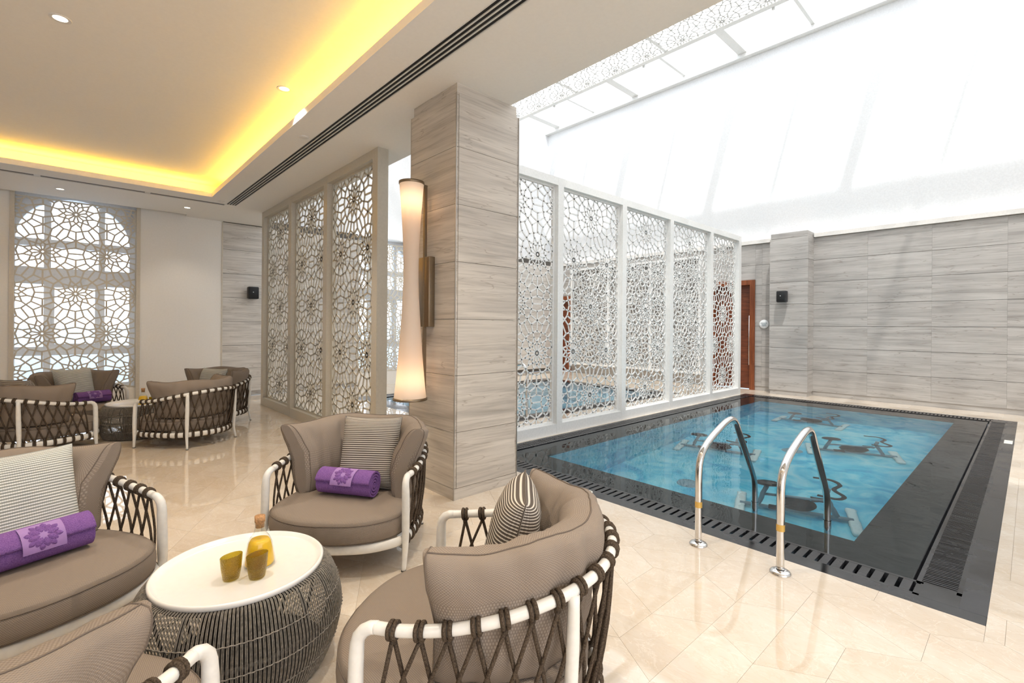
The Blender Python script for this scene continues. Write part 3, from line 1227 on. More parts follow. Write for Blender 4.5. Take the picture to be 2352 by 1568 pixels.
# rim strips of black granite, each slab a piece
for x0, x1 in zip([-3.88, -2.9, -1.95, -1.0, -.13], [-2.9, -1.95, -1.0, -.13]):
    wc(bx('rim_slab', (x0, 2.97, -.06), (x1 - .001, 3.065, 0), 'granite_black'))
    wc(bx('rim_slab', (x0, 9.885, -.06), (x1 - .001, 9.95, 0), 'granite_black'))
ye = [3.065, 4.2, 5.3, 6.4, 7.5, 8.7, 9.885]
for y0, y1 in zip(ye, ye[1:]):
    wc(bx('rim_slab', (-.225, y0 + .001, -.06), (-.13, y1 - .001, 0), 'granite_black'))
    wc(bx('rim_slab', (-3.88, y0 + .001, -.06), (-3.862, y1 - .001, 0), 'granite_black'))
# inner ledge under a film of water
xe = [SX0 + .012, -2.6, -1.55, SX1 - .012]
for x0, x1 in zip(xe, xe[1:]):
    wc(bx('ledge_slab', (x0 + .0008, SY0 + .012, -.08), (x1 - .0008, BY0, WZ - .012), 'granite_wet'))
    wc(bx('ledge_slab', (x0 + .0008, BY1, -.08), (x1 - .0008, SY1 - .012, WZ - .012), 'granite_wet'))
for y0, y1 in zip(ye, ye[1:]):
    y0, y1 = max(y0, BY0), min(y1, BY1)
    wc(bx('ledge_slab', (SX0 + .012, y0 + .0008, -.08), (BX0, y1 - .0008, WZ - .012), 'granite_wet'))
    wc(bx('ledge_slab', (BX1, y0 + .0008, -.08), (SX1 - .012, y1 - .0008, WZ - .012), 'granite_wet'))
# trough below the grates
tz = -.10
for a, b in (((-3.88, 2.97), (-.13, SY0 + .012)), ((-3.88, SY1 - .012), (-.13, 9.95)), ((-3.88, SY0), (SX0 + .012, SY1)), ((SX1 - .012, SY0), (-.13, SY1))):
    wc(bx('gutter', (a[0], a[1], tz - .02), (b[0], b[1], tz), 'diffuser_black'))
m = MB()
m.box((BX0 - .1, BY0 - .1, BZ - .1), (BX1 + .1, BY1 + .1, BZ))
m.box((BX0 - .1, BY0 - .1, BZ), (BX0, BY1 + .1, -.08)).box((BX1, BY0 - .1, BZ), (BX1 + .1, BY1 + .1, -.08))
m.box((BX0, BY0 - .1, BZ), (BX1, BY0, -.08)).box((BX0, BY1, BZ), (BX1, BY1 + .1, -.08))
wc(m.build('basin', 'pool_mosaic'))
m = MB()._add([(SX0 + .012, SY0 + .012, WZ), (SX1 - .012, SY0 + .012, WZ), (SX1 - .012, SY1 - .012, WZ), (SX0 + .012, SY1 - .012, WZ)], [(0, 1, 2, 3)])
wc(m.build('water', 'water'))
for x, y in ((-2.1, 6.9), (-1.25, 4.3), (-2.5, 4.9)):
    wc(MB().lathe([(.001, BZ + .012), (.10, BZ + .012), (.12, BZ + .001)], 24, (x, y), cap=False).build('floor_inlet', 'bike_grey'))


def grate(label, loc, rz, length, n, slot_len, bar_w, edge):
    """bars run along local y, repeated along local x; edge strips either side"""
    r = thing('drain_grate', label, 'grate', loc, rz, 'slotted drain grates round the pool')
    me = MB().box((-bar_w / 2, -slot_len / 2, -.022), (bar_w / 2, slot_len / 2, -.001)).mesh('slat', 'granite_black')
    pitch = length / n
    for i in range(n):
        link('slat', me, r, (-length / 2 + (i + .5) * pitch, 0, 0))
    for s in (-1, 1):
        bx('edge_strip', (-length / 2 - .03, s * slot_len / 2, -.03), (length / 2 + .03, s * (slot_len / 2 + edge), -.0005), 'granite_black', r)
    return r


grate('black drain grate with wide slots along the deck edge under the chrome handrails', (-2.03, 3.155, 0), 0, 3.26, 55, .135, .040, .021)
grate('black drain grate with fine close slots along the open marble side of the pool', (-.312, 6.47, 0), PI / 2, 6.46, 285, .135, .0115, .020)
grate('black drain grate at the foot of the white lattice screen', (-3.775, 6.47, 0), PI / 2, 6.44, 190, .13, .020, .021)
grate('black drain grate under the far stone wall', (-2.03, 9.793, 0), 0, 3.26, 74, .135, .026, .021)
for x, y in ((-3.77, 3.155), (-.31, 3.155), (-.31, 9.793), (-3.77, 9.793)):
    wc(bx('corner_plate', (x - .085, y - .088, -.03), (x + .085, y + .088, -.0005), 'granite_black'))

# depth mark and no-diving sign on the rim
dm = thing('depth_marking', 'white painted depth figure and no-diving symbol on the black pool rim', 'pool sign', (-2.5, 3.018, .0005))


def text(body, size, mat, parent, loc, rot=(0, 0, 0), ext=.0006, align='CENTER'):
    cu = bpy.data.curves.new('lettering', 'FONT')
    cu.body = body
    cu.size = size
    cu.extrude = ext
    cu.align_x = align
    cu.align_y = 'CENTER'
    cu.offset = size * .02
    cu.materials.append(MATS[mat])
    tmp = link('lettering_source', cu)
    bpy.context.view_layer.update()
    me = bpy.data.meshes.new_from_object(tmp.evaluated_get(bpy.context.evaluated_depsgraph_get()))
    bpy.data.objects.remove(tmp)
    return link('lettering', me, parent, loc, rot)


text('1.50M', .085, 'depth_paint', dm, (-.04, 0, .001), align='CENTER')
m = MB()
m.lathe([(.030, .0005), (.030, .0022), (.041, .0022), (.041, .0005)], 28, (.125, 0), cap=False)
m._add([(.125 + a, b, .002) for a, b in ((-.026, .014), (-.020, .022), (.026, -.014), (.020, -.022))], [(0, 1, 2, 3)][::-1])
m._add([(.125 + a, b, .0018) for a, b in ((-.02, -.018), (.0, -.014), (.018, -.02), (.012, -.008), (-.014, -.006))], [(0, 1, 2, 3, 4)])
m._add([(.125 + a, b, .0018) for a, b in ((-.004, .0), (.012, .004), (.016, .014), (.004, .012))], [(0, 1, 2, 3)])
m.build('no_diving_symbol', 'depth_paint', dm)
dm2 = thing('depth_marking', 'small white depth plate on the black rim of the open marble side of the pool', 'pool sign', (-.178, 8.05, .0005))
bx('plate', (-.035, -.12, 0), (.035, .12, .003), 'depth_paint', dm2)


# handrails
def rail(x, y0, label, group):
    r = thing('pool_handrail', label, 'handrail', (x, y0, 0), 0, group)
    P_ = [(0, 0, .012), (0, 0, .30), (0, 0, .43), (0, .015, .505), (0, .06, .56), (0, .16, .615), (0, .33, .675), (0, .42, .695), (0, .485, .69), (0, .535, .655), (0, .60, .565), (0, .72, .40), (0, .81, .275), (0, .855, .19), (0, .865, .11), (0, .865, -.02), (0, .865, -.28)]
    MB().tube(catmull(P_, 60), .0205, 16).build('rail_tube', 'chrome', r)
    MB().lathe([(.021, .020), (.026, .020), (.045, .014), (.052, .006), (.052, 0)], 28, cap=False).build('flange', 'chrome', r)
    MB().lathe([(.0211, .225), (.0211, .260)], 20, cap=False).build('label_band', 'gold_label', r)
    MB().lathe([(.0235, 0), (.0235, .05)], 20, (0, .865), cap=False).build('socket', 'chrome', r)
    return r


rail(-1.354, 2.789, 'polished chrome pool handrail on the deck, farther from the open marble side', 'pair of chrome pool handrails')
rail(-.903, 2.794, 'polished chrome pool handrail on the deck, closer to the open marble side', 'pair of chrome pool handrails')


# aqua bikes standing on the pool floor
def bike(p0, p1, label, first=[None]):
    d = Vector((p1[0] - p0[0], p1[1] - p0[1], 0))
    c = ((p0[0] + p1[0]) / 2, (p0[1] + p1[1]) / 2, BZ)
    rz = math.atan2(d.y, d.x)
    if first[0] is None:
        r = thing('pool_bike', label, 'exercise bike', c, rz, 'exercise bikes under the pool water')
        h = .45
        for s in (-1, 1):
            MB().bevbox((s * h - .045, -.27, .0), (s * h + .045, .27, .07), .02).build('foot_bar', 'bike_white', r)
        MB().tube([(-h, 0, .06), (h, 0, .06)], .03, 10).build('base_tube', 'bike_grey', r)
        m_ = MB().tube([(-.30, 0, .06), (-.22, 0, .62)], .022, 10).tube([(.32, 0, .06), (.24, 0, .55), (.26, 0, .74)], .022, 10).tube([(-.25, 0, .35), (.25, 0, .42)], .022, 10)
        m_.build('frame', 'bike_grey', r)
        MB().lathe([(.001, .625), (.05, .63), (.08, .65), (.072, .69), (.04, .70), (.001, .70)], 20, (-.22, 0), cap=False, sx=1.35).build('saddle', 'bike_black', r)
        MB().tube(catmull([(.16, .26, .78), (.30, .27, .76), (.36, .16, .74), (.30, 0, .74), (.36, -.16, .74), (.30, -.27, .76), (.16, -.26, .78)], 30), .02, 8).build('handlebar', 'bike_black', r)
        MB().lathe([(.001, -.02), (.15, -.02), (.16, 0), (.15, .02), (.001, .02)], 24, cap=False).build('flywheel', 'bike_black', r, (.02, 0, .24), (PI / 2, 0, 0))
        for s in (-1, 1):
            m_ = MB().bevbox((.02 + s * .17 - .06, s * .14 - .05, .24 + s * .04 - .015), (.02 + s * .17 + .06, s * .14 + .05, .24 + s * .04 + .02), .012)
            m_.tube([(.02, s * .05, .24), (.02 + s * .17, s * .09, .24 + s * .04)], .014, 8).build('pedal', 'bike_black', r)
        first[0] = r
        return r
    r = copy_tree(first[0])
    r.location = c
    r.rotation_euler = (0, 0, rz)
    r['label'] = label
    return r


bike((-1.91, 4.76), (-1.03, 5.05), 'submerged pool bike standing near the chrome handrails')
bike((-3.20, 6.12), (-2.36, 6.32), 'submerged pool bike standing near the white lattice screen')
bike((-1.94, 7.15), (-1.13, 7.43), 'submerged pool bike in the middle of the pool near the open marble side')
bike((-2.85, 8.80), (-2.00, 8.80), 'submerged pool bike standing nearest the far stone wall')

# ---- spa pool behind the screens
spa = thing('spa_pool', 'pale blue spa pool with black granite rim behind the lattice screens', 'pool', (-6.55, 6.35, 0))
sx0, sy0, sx1, sy1 = SPA
for a, b in (((sx0, sy0), (sx1, sy0 + .32)), ((sx0, sy1 - .32), (sx1, sy1)), ((sx0, sy0 + .32), (sx0 + .32, sy1 - .32)), ((sx1 - .32, sy0 + .32), (sx1, sy1 - .32))):
    wc(bx('rim_slab', (a[0] + .001, a[1] + .001, -.10), (b[0] - .001, b[1] - .001, -.001), 'granite_black'), spa)
cx, cy = -6.55, 6.35
m = MB().box((sx0 + .2, sy0 + .2, -.95), (sx1 - .2, sy1 - .2, -.85))
m.box((sx0 + .2, sy0 + .2, -.85), (sx0 + .32, sy1 - .2, -.10)).box((sx1 - .32, sy0 + .2, -.85), (sx1 - .2, sy1 - .2, -.10))
m.box((sx0 + .32, sy0 + .2, -.85), (sx1 - .32, sy0 + .32, -.10)).box((sx0 + .32, sy1 - .32, -.85), (sx1 - .32, sy1 - .2, -.10))
wc(m.build('basin', 'spa_mosaic'), spa)
m = MB().lathe([(1.05, -.85), (1.05, -.42), (1.40, -.42), (1.40, -.85)], 48, (cx, cy), cap=False)
wc(m.build('bench', 'spa_mosaic'), spa)
m = MB()._add([(sx0 + .32, sy0 + .32, -.012), (sx1 - .32, sy0 + .32, -.012), (sx1 - .32, sy1 - .32, -.012), (sx0 + .32, sy1 - .32, -.012)], [(0, 1, 2, 3)])
wc(m.build('water', 'water'), spa)
n = 120
m = MB()
for i in range(n):
    y = sy0 + .35 + i * (sy1 - sy0 - .7) / n
    m.box((sx1 - .20, y, -.002), (sx1 - .07, y + .015, .0005))
    m.box((sx0 + .07, y, -.002), (sx0 + .20, y + .015, .0005))
tag(wc(m.build('drain_slots', 'diffuser_black'), spa), kind='stuff')
sr = thing('spa_handrail', 'slim chrome handrail at the corner of the spa pool', 'handrail', (-4.62, 4.55, 0))
MB().tube(catmull([(0, 0, .01), (0, 0, .45), (0, .01, .62), (-.10, .03, .78), (-.30, .05, .74), (-.5, .06, .50), (-.55, .06, .2), (-.55, .06, -.2)], 40), .02, 12).build('rail_tube', 'chrome', sr)
MB().lathe([(.021, .02), (.05, .008), (.052, 0)], 20, cap=False).build('flange', 'chrome', sr)


# ================================================================== LOUNGE FURNITURE
def mirror_curve(half, n):
    """half: points from the front (x > 0) to the middle of the back (x = 0)"""
    full = [(p_[0], *p_[1:]) for p_ in half] + [(-p_[0], *p_[1:]) for p_ in half[-2::-1]]
    return catmull(full, n)


RAIL_HALF = [(.395, .035, .487), (.405, .13, .492), (.400, .27, .508), (.370, .42, .538), (.292, .565, .572), (.165, .66, .592), (0, .692, .600)]
LOW_HALF = [(.385, .02, .145), (.388, .13, .145), (.378, .27, .145), (.345, .41, .145), (.270, .535, .145), (.150, .615, .145), (0, .645, .145)]
RAIL = mirror_curve(RAIL_HALF, 121)
LOW = mirror_curve(LOW_HALF, 121)


def along(curve, t):
    f = t * (len(curve) - 1)
    i = min(int(f), len(curve) - 2)
    p_ = curve[i].lerp(curve[i + 1], f - i)
    return p_, (curve[i + 1] - curve[i]).normalized()


def make_back(r, cut_a, cut_b, seed=0.0):
    """wrap-round back cushion; cut_a trims the +x end, cut_b the -x end of the bolster"""
    BH = [(.292, .13), (.290, .19), (.286, .25), (.265, .350), (.210, .443), (.116, .510), (0, .532)]
    NB = 90
    full = mirror_curve([(a, b, 0) for a, b in BH], 400)
    path = [along(full, cut_a + (1 - cut_a - cut_b) * i / (NB - 1))[0] for i in range(NB)]
    NS = 30
    Lb = [0]
    for a, b in zip(path, path[1:]):
        Lb.append(Lb[-1] + (b - a).length)

    def bc(i, j):
        u = -1 + 2 * i / (NB - 1)
        a = 2 * PI * j / (NS - 1)
        t_ = (path[min(i + 1, NB - 1)] - path[max(i - 1, 0)]).normalized()
        nrm = Vector((t_.y, -t_.x, 0))
        if nrm.dot(path[i] - Vector((0, .2, 0))) < 0:
            nrm = -nrm
        e = abs(u)
        ht = (.034 + .050 * max(0.0, 1 - e ** 14) ** .5)
        hh = .196 + .008 * e ** 8 - .008 * math.cos(u * 9) + .014 * (1 - e * e)
        cz = .306 + .192
        ca, sa = math.cos(a), math.sin(a)
        x = ht * math.copysign(abs(ca) ** .55, ca)
        z = hh * math.copysign(abs(sa) ** .62, sa)
        zz = cz + z
        if zz < .318:
            zz = .318 - (.318 - zz) * .25
        sm = min(1, max(0, (zz - .53) / .09))
        lean = .040 * (zz - .30) / .42 + .024 * sm * sm * (3 - 2 * sm) + .014 * max(0, (zz - .60) / .12) ** 1.2 + .040 * e ** 4 * max(0, (zz - .50) / .20)
        w_ = noise.noise(Vector((u * 6, zz * 7, seed + (1.7 if ca > 0 else 5.2)))) * .020 + noise.noise(Vector((u * 11 + zz * 5, zz * 7 - u * 4, seed + 9.1))) * .011
        crease = -.010 * sum(math.exp(-((e - c) / .022) ** 2) for c in (.30, .42)) * (1 if ca < 0.2 else .35)
        off = x + lean + (w_ + crease) * (1 if abs(ca) > .12 else .3) * (1 if ca > 0 else -1)
        p_ = path[i] + nrm * off
        end = (e ** 14) * .012 * (1 if u > 0 else -1)
        p_ = p_ + t_ * end * (abs(sa) - .4)
        return (p_.x, p_.y, zz)

    def buv(i, j):
        return (Lb[i], j / (NS - 1) * 1.0)
    m = MB().grid(bc, NB, NS, buv)
    m._add([bc(0, j) for j in range(NS - 1)], [tuple(range(NS - 1))], True)
    m._add([bc(NB - 1, j) for j in range(NS - 1)], [tuple(range(NS - 1))[::-1]], True)
    back = m.build('back_cushion', 'fabric_taupe', r)
    jt = int(round((NS - 1) * .25))
    MB().tube([Vector(bc(i, jt)) + Vector((0, 0, .001)) for i in range(1, NB - 1)], .0022, 5).build('seam', 'fabric_seam', back)
    for i in (1, NB - 2):
        MB().tube([Vector(bc(i, j)) for j in range(0, NS - 1)], .0022, 5, closed=True).build('seam', 'fabric_seam', back)
    return back


def make_chair(label):
    r = thing('lounge_chair', label, 'armchair', (0, 0, 0), 0, 'rope-backed lounge chairs')
    # frame ------------------------------------------------------------
    MB().tube(RAIL, .0165, 12).build('top_rail', 'powder_white', r)
    m = MB()
    m.tube(LOW, .0185, 10, sq=(1.45, .75))
    m.build('seat_rail', 'powder_white', r)
    front = catmull([(.388, .03, .155), (.350, -.05, .157), (.22, -.140, .158), (0, -.178, .158), (-.22, -.140, .158), (-.350, -.05, .157), (-.388, .03, .155)], 41)
    MB().tube(front, .0165, 10, sq=(1.55, .8)).build('front_rail', 'powder_white', r)
    for s in (-1, 1):
        pts = catmull([(s * .395, .05, .488), (s * .396, .022, .484), (s * .398, -.002, .462), (s * .400, -.008, .42), (s * .402, -.010, .30), (s * .402, -.012, .15), (s * .400, -.018, .07), (s * .398, -.026, .003)], 26)
        rad = [.0168 + .0042 * min(1, i / 6) - (.009 * max(0, (i - 14) / 11)) for i in range(26)]
        lg = MB().tube(pts, rad, 12).build('leg', 'powder_white', r)
        MB().lathe([(.0135, 0), (.0135, .006)], 12, (s * .398, -.026)).build('foot_cap', 'rubber', lg)
        pts = catmull([(s * .300, .572, .568), (s * .300, .570, .45), (s * .298, .565, .30), (s * .296, .560, .14), (s * .300, .568, .07), (s * .308, .580, .003)], 20)
        rad = [.016 + .003 * min(1, i / 5) - .009 * max(0, (i - 10) / 9) for i in range(20)]
        lg = MB().tube(pts, rad, 12).build('leg', 'powder_white', r)
        MB().lathe([(.0125, 0), (.0125, .006)], 12, (s * .308, .580)).build('foot_cap', 'rubber', lg)
    # seat cushion -----------------------------------------------------
    half = [(0, -.205), (.13, -.192), (.25, -.145), (.345, -.062), (.380, .04), (.382, .16), (.365, .29), (.325, .42), (.247, .53), (.135, .597), (0, .617)]
    out = catmull([(a, b, 0) for a, b in half] + [(-a, b, 0) for a, b in half[-2:0:-1]] + [(0, -.205, 0)], 97)[:-1]
    cen = Vector((0, .25, 0))
    prof = [(.02, .182), (.6, .181), (.95, .183), (.985, .190), (1.0, .206), (1.004, .232), (1.0, .262), (.99, .284), (.968, .297), (.90, .306), (.7, .314), (.4, .318), (.02, .319)]
    n = len(out)

    def sp_(i, j):
        s_, z = prof[j]
        p_ = cen + (out[i] - cen) * s_
        wob = noise.noise(Vector((p_.x * 5, p_.y * 5, 3.1))) * .004 if z > .27 else 0
        return (p_.x, p_.y, z + wob)
    per = [0]
    for i in range(1, n + 1):
        per.append(per[-1] + (out[i % n] - out[i - 1]).length)

    def suv(i, j):
        p_ = sp_(i, j)
        if 2 < j < 8:
            return (per[i], p_[2])
        return (p_[0], p_[1])
    seat = MB().grid(sp_, n, len(prof), suv, wrap_u=True).build('seat_cushion', 'fabric_taupe', r)
    for j, nm in ((7, 'seam'), (3, 'seam')):
        MB().tube([Vector(sp_(i, j)) + (out[i] - cen).normalized() * .0012 for i in range(n)], .0022, 5, closed=True).build(nm, 'fabric_seam', seat)
    # wrap-round back cushion -----------------------------------------
    make_back(r, .045, .045)
    # rope lacing ------------------------------------------------------
    N = 23
    ring = MB()
    for dx in (-.0072, .0072):
        ring.tube([(dx + .0012 * math.sin(k * .5), .0205 * math.cos(2 * PI * k / 14), .0205 * math.sin(2 * PI * k / 14)) for k in range(14)], .0068, 6, closed=True)
    ring = ring.mesh('rope_wrap', 'rope')
    low = MB()
    for dx in (-.0068, .0068):
        low.tube([(dx, .0195 * math.cos(2 * PI * k / 14), .0315 * math.sin(2 * PI * k / 14)) for k in range(14)], .0066, 6, closed=True)
    low = low.mesh('rope_wrap', 'rope')

    def place(me, p_, t_):
        X = t_.normalized()
        Z = Vector((0, 0, 1))
        Y = Z.cross(X).normalized()
        Z = X.cross(Y)
        M_ = Matrix((X, Y, Z)).transposed().to_4x4()
        o = link('rope_wrap', me, r)
        o.matrix_local = Matrix.Translation(p_) @ M_
        return o
    tops, lows = [], []
    for i in range(N):
        p_, t_ = along(RAIL, .035 + .93 * i / (N - 1))
        tops.append(p_)
        place(ring, p_, t_)
        kn = MB().tube([(p_.x, p_.y, p_.z - .020), (p_.x, p_.y, p_.z - .036)], .0095, 7)
        kn.build('rope_knot', 'rope', r)
    for i in range(N + 1):
        p_, t_ = along(LOW, min(.995, max(.005, .035 + .93 * (i - .5) / (N - 1))))
        lows.append(p_)
        place(low, p_, t_)
    ctr = Vector((0, .2, 0))
    for i in range(N):
        for fam, j in ((0, i + 2), (1, i - 1)):
            j = min(N, max(0, j))
            a, b = tops[i].copy(), lows[j].copy()
            a.z -= .026
            b.z += .012
            mid = (a + b) / 2
            o_ = (mid - ctr)
            o_.z = 0
            o_.normalize()
            da = o_ * (.006 if fam else -.004)
            mm = mid + o_ * (.018 if fam else .006)
            pts = catmull([a + da, mm, b + da], 7)
            MB().tube(pts, .0062, 6).build('rope_strand', 'rope', r)
    return r


CHAIRS = [
    ('A', (-2.572, 1.072), (-.652, .758), 'taupe rope-backed lounge chair beside the stone column, holding a purple towel and striped cushion'),
    ('B', (-2.62, -.043), (-.92, -.40), 'rope-backed lounge chair by the tumblers with white striped cushion and lilac towel'),
    ('C', (-1.727, .015), (.62, -.78), 'taupe rope-backed lounge chair at the juice table without towel or striped cushion'),
    ('D', (-1.479, .891), (.775, .632), 'taupe rope-backed lounge chair beside the pool deck with a striped cushion and no towel'),
    ('E', (-6.93, -.003), (.511, -.860), 'rope-backed lounge chair of the window group, back turned, farther from the lattice screen'),
    ('F', (-7.64, .20), (-.87, -.49), 'taupe rope-backed lounge chair by the arched window holding a purple towel'),
    ('G', (-6.575, .86), (.848, .530), 'rope-backed lounge chair, back turned, between the window group table and lattice screen'),
    ('H', (-7.234, 1.172), (-.45, .89), 'taupe rope-backed lounge chair of the window group nearest the wall-mounted speaker'),
]
CH = {}
BACKS = {'B': (.17, .045, 3.0), 'C': (.045, .055, 7.0), 'D': (.045, .20, 11.0)}
proto = None
for k, o_, b_, lab in CHAIRS:
    if proto is None:
        c = proto = make_chair(lab)
    else:
        c = copy_tree(proto)
        c['label'] = lab
    c.location = (o_[0], o_[1], 0)
    c.rotation_euler = (0, 0, math.atan2(-b_[0], b_[1]))
    if k in BACKS:
        for ch_ in list(c.children):
            if ch_.name.startswith('back_cushion'):
                for g_ in list(ch_.children):
                    bpy.data.objects.remove(g_)
                bpy.data.objects.remove(ch_)
        make_back(c, *BACKS[k])
    CH[k] = Matrix.LocRotScale(Vector((o_[0], o_[1], 0)), c.rotation_euler, None)


# ---- striped accent cushions
def pillow_mesh(w, h, T, mat, seed):
    n = 26
    m = MB()

    def pt(i, j, s):
        u, v = -1 + 2 * i / (n - 1), -1 + 2 * j / (n - 1)
        u, v = math.sin(u * PI / 2) * .35 + u * .65, math.sin(v * PI / 2) * .35 + v * .65
        pin = 1 - .05 * (1 - v * v) * abs(u) ** 4
        pin2 = 1 - .05 * (1 - u * u) * abs(v) ** 4
        th = T * (max(0, 1 - u ** 4) * max(0, 1 - v ** 4)) ** .55
        th += noise.noise(Vector((u * 2.3, v * 2.3, seed + s))) * .008 * (1 - u ** 4) * (1 - v ** 4)
        return (u * w / 2 * pin, s * th, v * h / 2 * pin2)
    for s in (-1, 1):
        m.grid(lambda i, j: pt(i, j, s), n, n, lambda i, j: (i / (n - 1) * w, j / (n - 1) * h))
    seam = MB()
    loop = [pt(i, 0, 1) for i in range(n)] + [pt(n - 1, j, 1) for j in range(1, n)] + [pt(i, n - 1, 1) for i in range(n - 2, -1, -1)] + [pt(0, j, 1) for j in range(n - 2, 0, -1)]
    seam.tube(loop, .003, 5, closed=True)
    return m.mesh('cushion_cover', mat), seam.mesh('piping', mat)


PM = pillow_mesh(.36, .43, .082, 'fabric_stripe', 1.0)
PP = pillow_mesh(.40, .43, .082, 'fabric_stripe_pale', 4.0)


def pillow(chair, loc, rz, tilt, label, me):
    M_ = CH[chair] @ Matrix.Translation(loc) @ Matrix.Rotation(rz, 4, 'Z') @ Matrix.Rotation(tilt, 4, 'X')
    r = thing('striped_cushion', label, 'cushion', M_.translation, 0, 'striped accent cushions')
    r.rotation_euler = M_.to_euler()
    c = link('cushion_cover', me[0], r)
    link('piping', me[1], c)
    return r


pillow('A', (.055, .335, .525), 0.05, -.28, 'brown and cream striped cushion behind the purple towel, on the chair beside the column', PM)
pillow('B', (.03, .345, .525), -.05, -.28, 'white and grey striped cushion on the chair whose towel shows a woven flower band', PP)
pillow('D', (-.03, .345, .540), .12, -.26, 'brown and cream striped cushion on the chair beside the pool deck', PM)
pillow('E', (.12, .33, .53), .2, -.3, 'striped cushion mostly hidden in the window group chair farther from the lattice screen', PM)
pillow('F', (.03, .345, .535), 0, -.28, 'pale striped cushion on the chair by the arched window', PP)
pillow('H', (-.10, .32, .50), .1, -.3, 'pale striped cushion on the chair nearest the wall-mounted speaker', PP)


# ---- rolled towels
def towel_mesh(Lt=.345, R=.078):
    turns, nt = 4.3, 150
    th = .0125
    m = MB()
    inner, outer = [], []
    for i in range(nt):
        a = i / (nt - 1) * turns * 2 * PI
        rr = .010 + (R - .010) * (i / (nt - 1)) ** .95
        wob = 1 + .03 * math.sin(a * 2.0 + 1)
        for lst, d in ((outer, 0), (inner, -th * .82)):
            q = max(.003, rr + d) * wob
            lst.append((q * math.cos(a), q * math.sin(a) * .93))
    ring = outer + inner[::-1]
    n = len(ring)
    prof = [(-.5, -.05), (-.497, -.01), (-.48, 0), (0, 0.0), (.48, 0), (.497, -.01), (.5, -.05)]

    def pt(i, j):
        u, sh = prof[j]
        y, z = ring[i]
        return (u * Lt, y, z)
    m.grid(pt, n, len(prof), wrap_u=True)
    for j in (0, len(prof) - 1):
        x = prof[j][0] * Lt
        for i in range(nt - 1):
            a, b, c, d = outer[i], outer[i + 1], inner[i + 1], inner[i]
            m._add([(x, *a), (x, *b), (x, *c), (x, *d)], [(0, 1, 2, 3)], True)
    return m


TOWEL = towel_mesh().mesh('towel_roll', 'towel_purple')


def flower_meshes(R=.0795):
    """woven band and raised flower lying on the roll at local angle 0 = up"""
    band = MB()
    n = 14
    band.grid(lambda i, j: ((-.068 + .136 * j), math.sin(-.75 + 1.6 * i / (n - 1)) * (R + .0008), math.cos(-.75 + 1.6 * i / (n - 1)) * (R + .0008) * .95), n, 2)
    fl = MB()
    for k in range(8):
        a = 2 * PI * k / 8 + .2
        for (r0, r1, wd) in ((.012, .050, .013), (.034, .060, .010)):
            aa = a if r1 < .055 else a + PI / 8
            vs = []
            for t_ in range(9):
                for s_ in range(5):
                    rr = r0 + (r1 - r0) * t_ / 8
                    w_ = wd * math.sin(PI * (t_ + .4) / 9) * (s_ - 2) / 2
                    lx = rr * math.cos(aa) - w_ * math.sin(aa)
                    ly = rr * math.sin(aa) + w_ * math.cos(aa)
                    hh = .0045 * math.sin(PI * (t_ + .4) / 9) * (1 - ((s_ - 2) / 2) ** 2) + .001
                    ang = ly / R + .05
                    vs.append((lx, math.sin(ang) * (R + hh), math.cos(ang) * (R + hh) * .95))
            fl._add(vs, [(t_ * 5 + s_, t_ * 5 + s_ + 1, (t_ + 1) * 5 + s_ + 1, (t_ + 1) * 5 + s_) for t_ in range(8) for s_ in range(4)], True)
    return band.mesh('woven_band', 'towel_band'), fl.mesh('raised_flower', 'towel_purple')


FB = flower_meshes()


def towel(chair, loc, rz, roll, label, spin=1.0):
    M_ = CH[chair] @ Matrix.Translation(loc) @ Matrix.Rotation(rz, 4, 'Z')
    r = thing('rolled_towel', label, 'towel', M_.translation, 0, 'rolled purple towels')
    r.rotation_euler = M_.to_euler()
    link('towel_roll', TOWEL, r, None, (spin, 0, 0))
    b = link('woven_band', FB[0], r, None, (roll, 0, 0))
    link('raised_flower', FB[1], b)
    return r


towel('A', (-.005, .165, .393), -.14, .75, 'rolled purple towel on the chair beside the stone column')
towel('B', (.02, .165, .393), -.05, .95, 'rolled lilac towel with a large raised flower band, beside the white striped cushion')
towel('F', (.12, .17, .393), -.1, .9, 'rolled purple towel on the chair by the arched window')


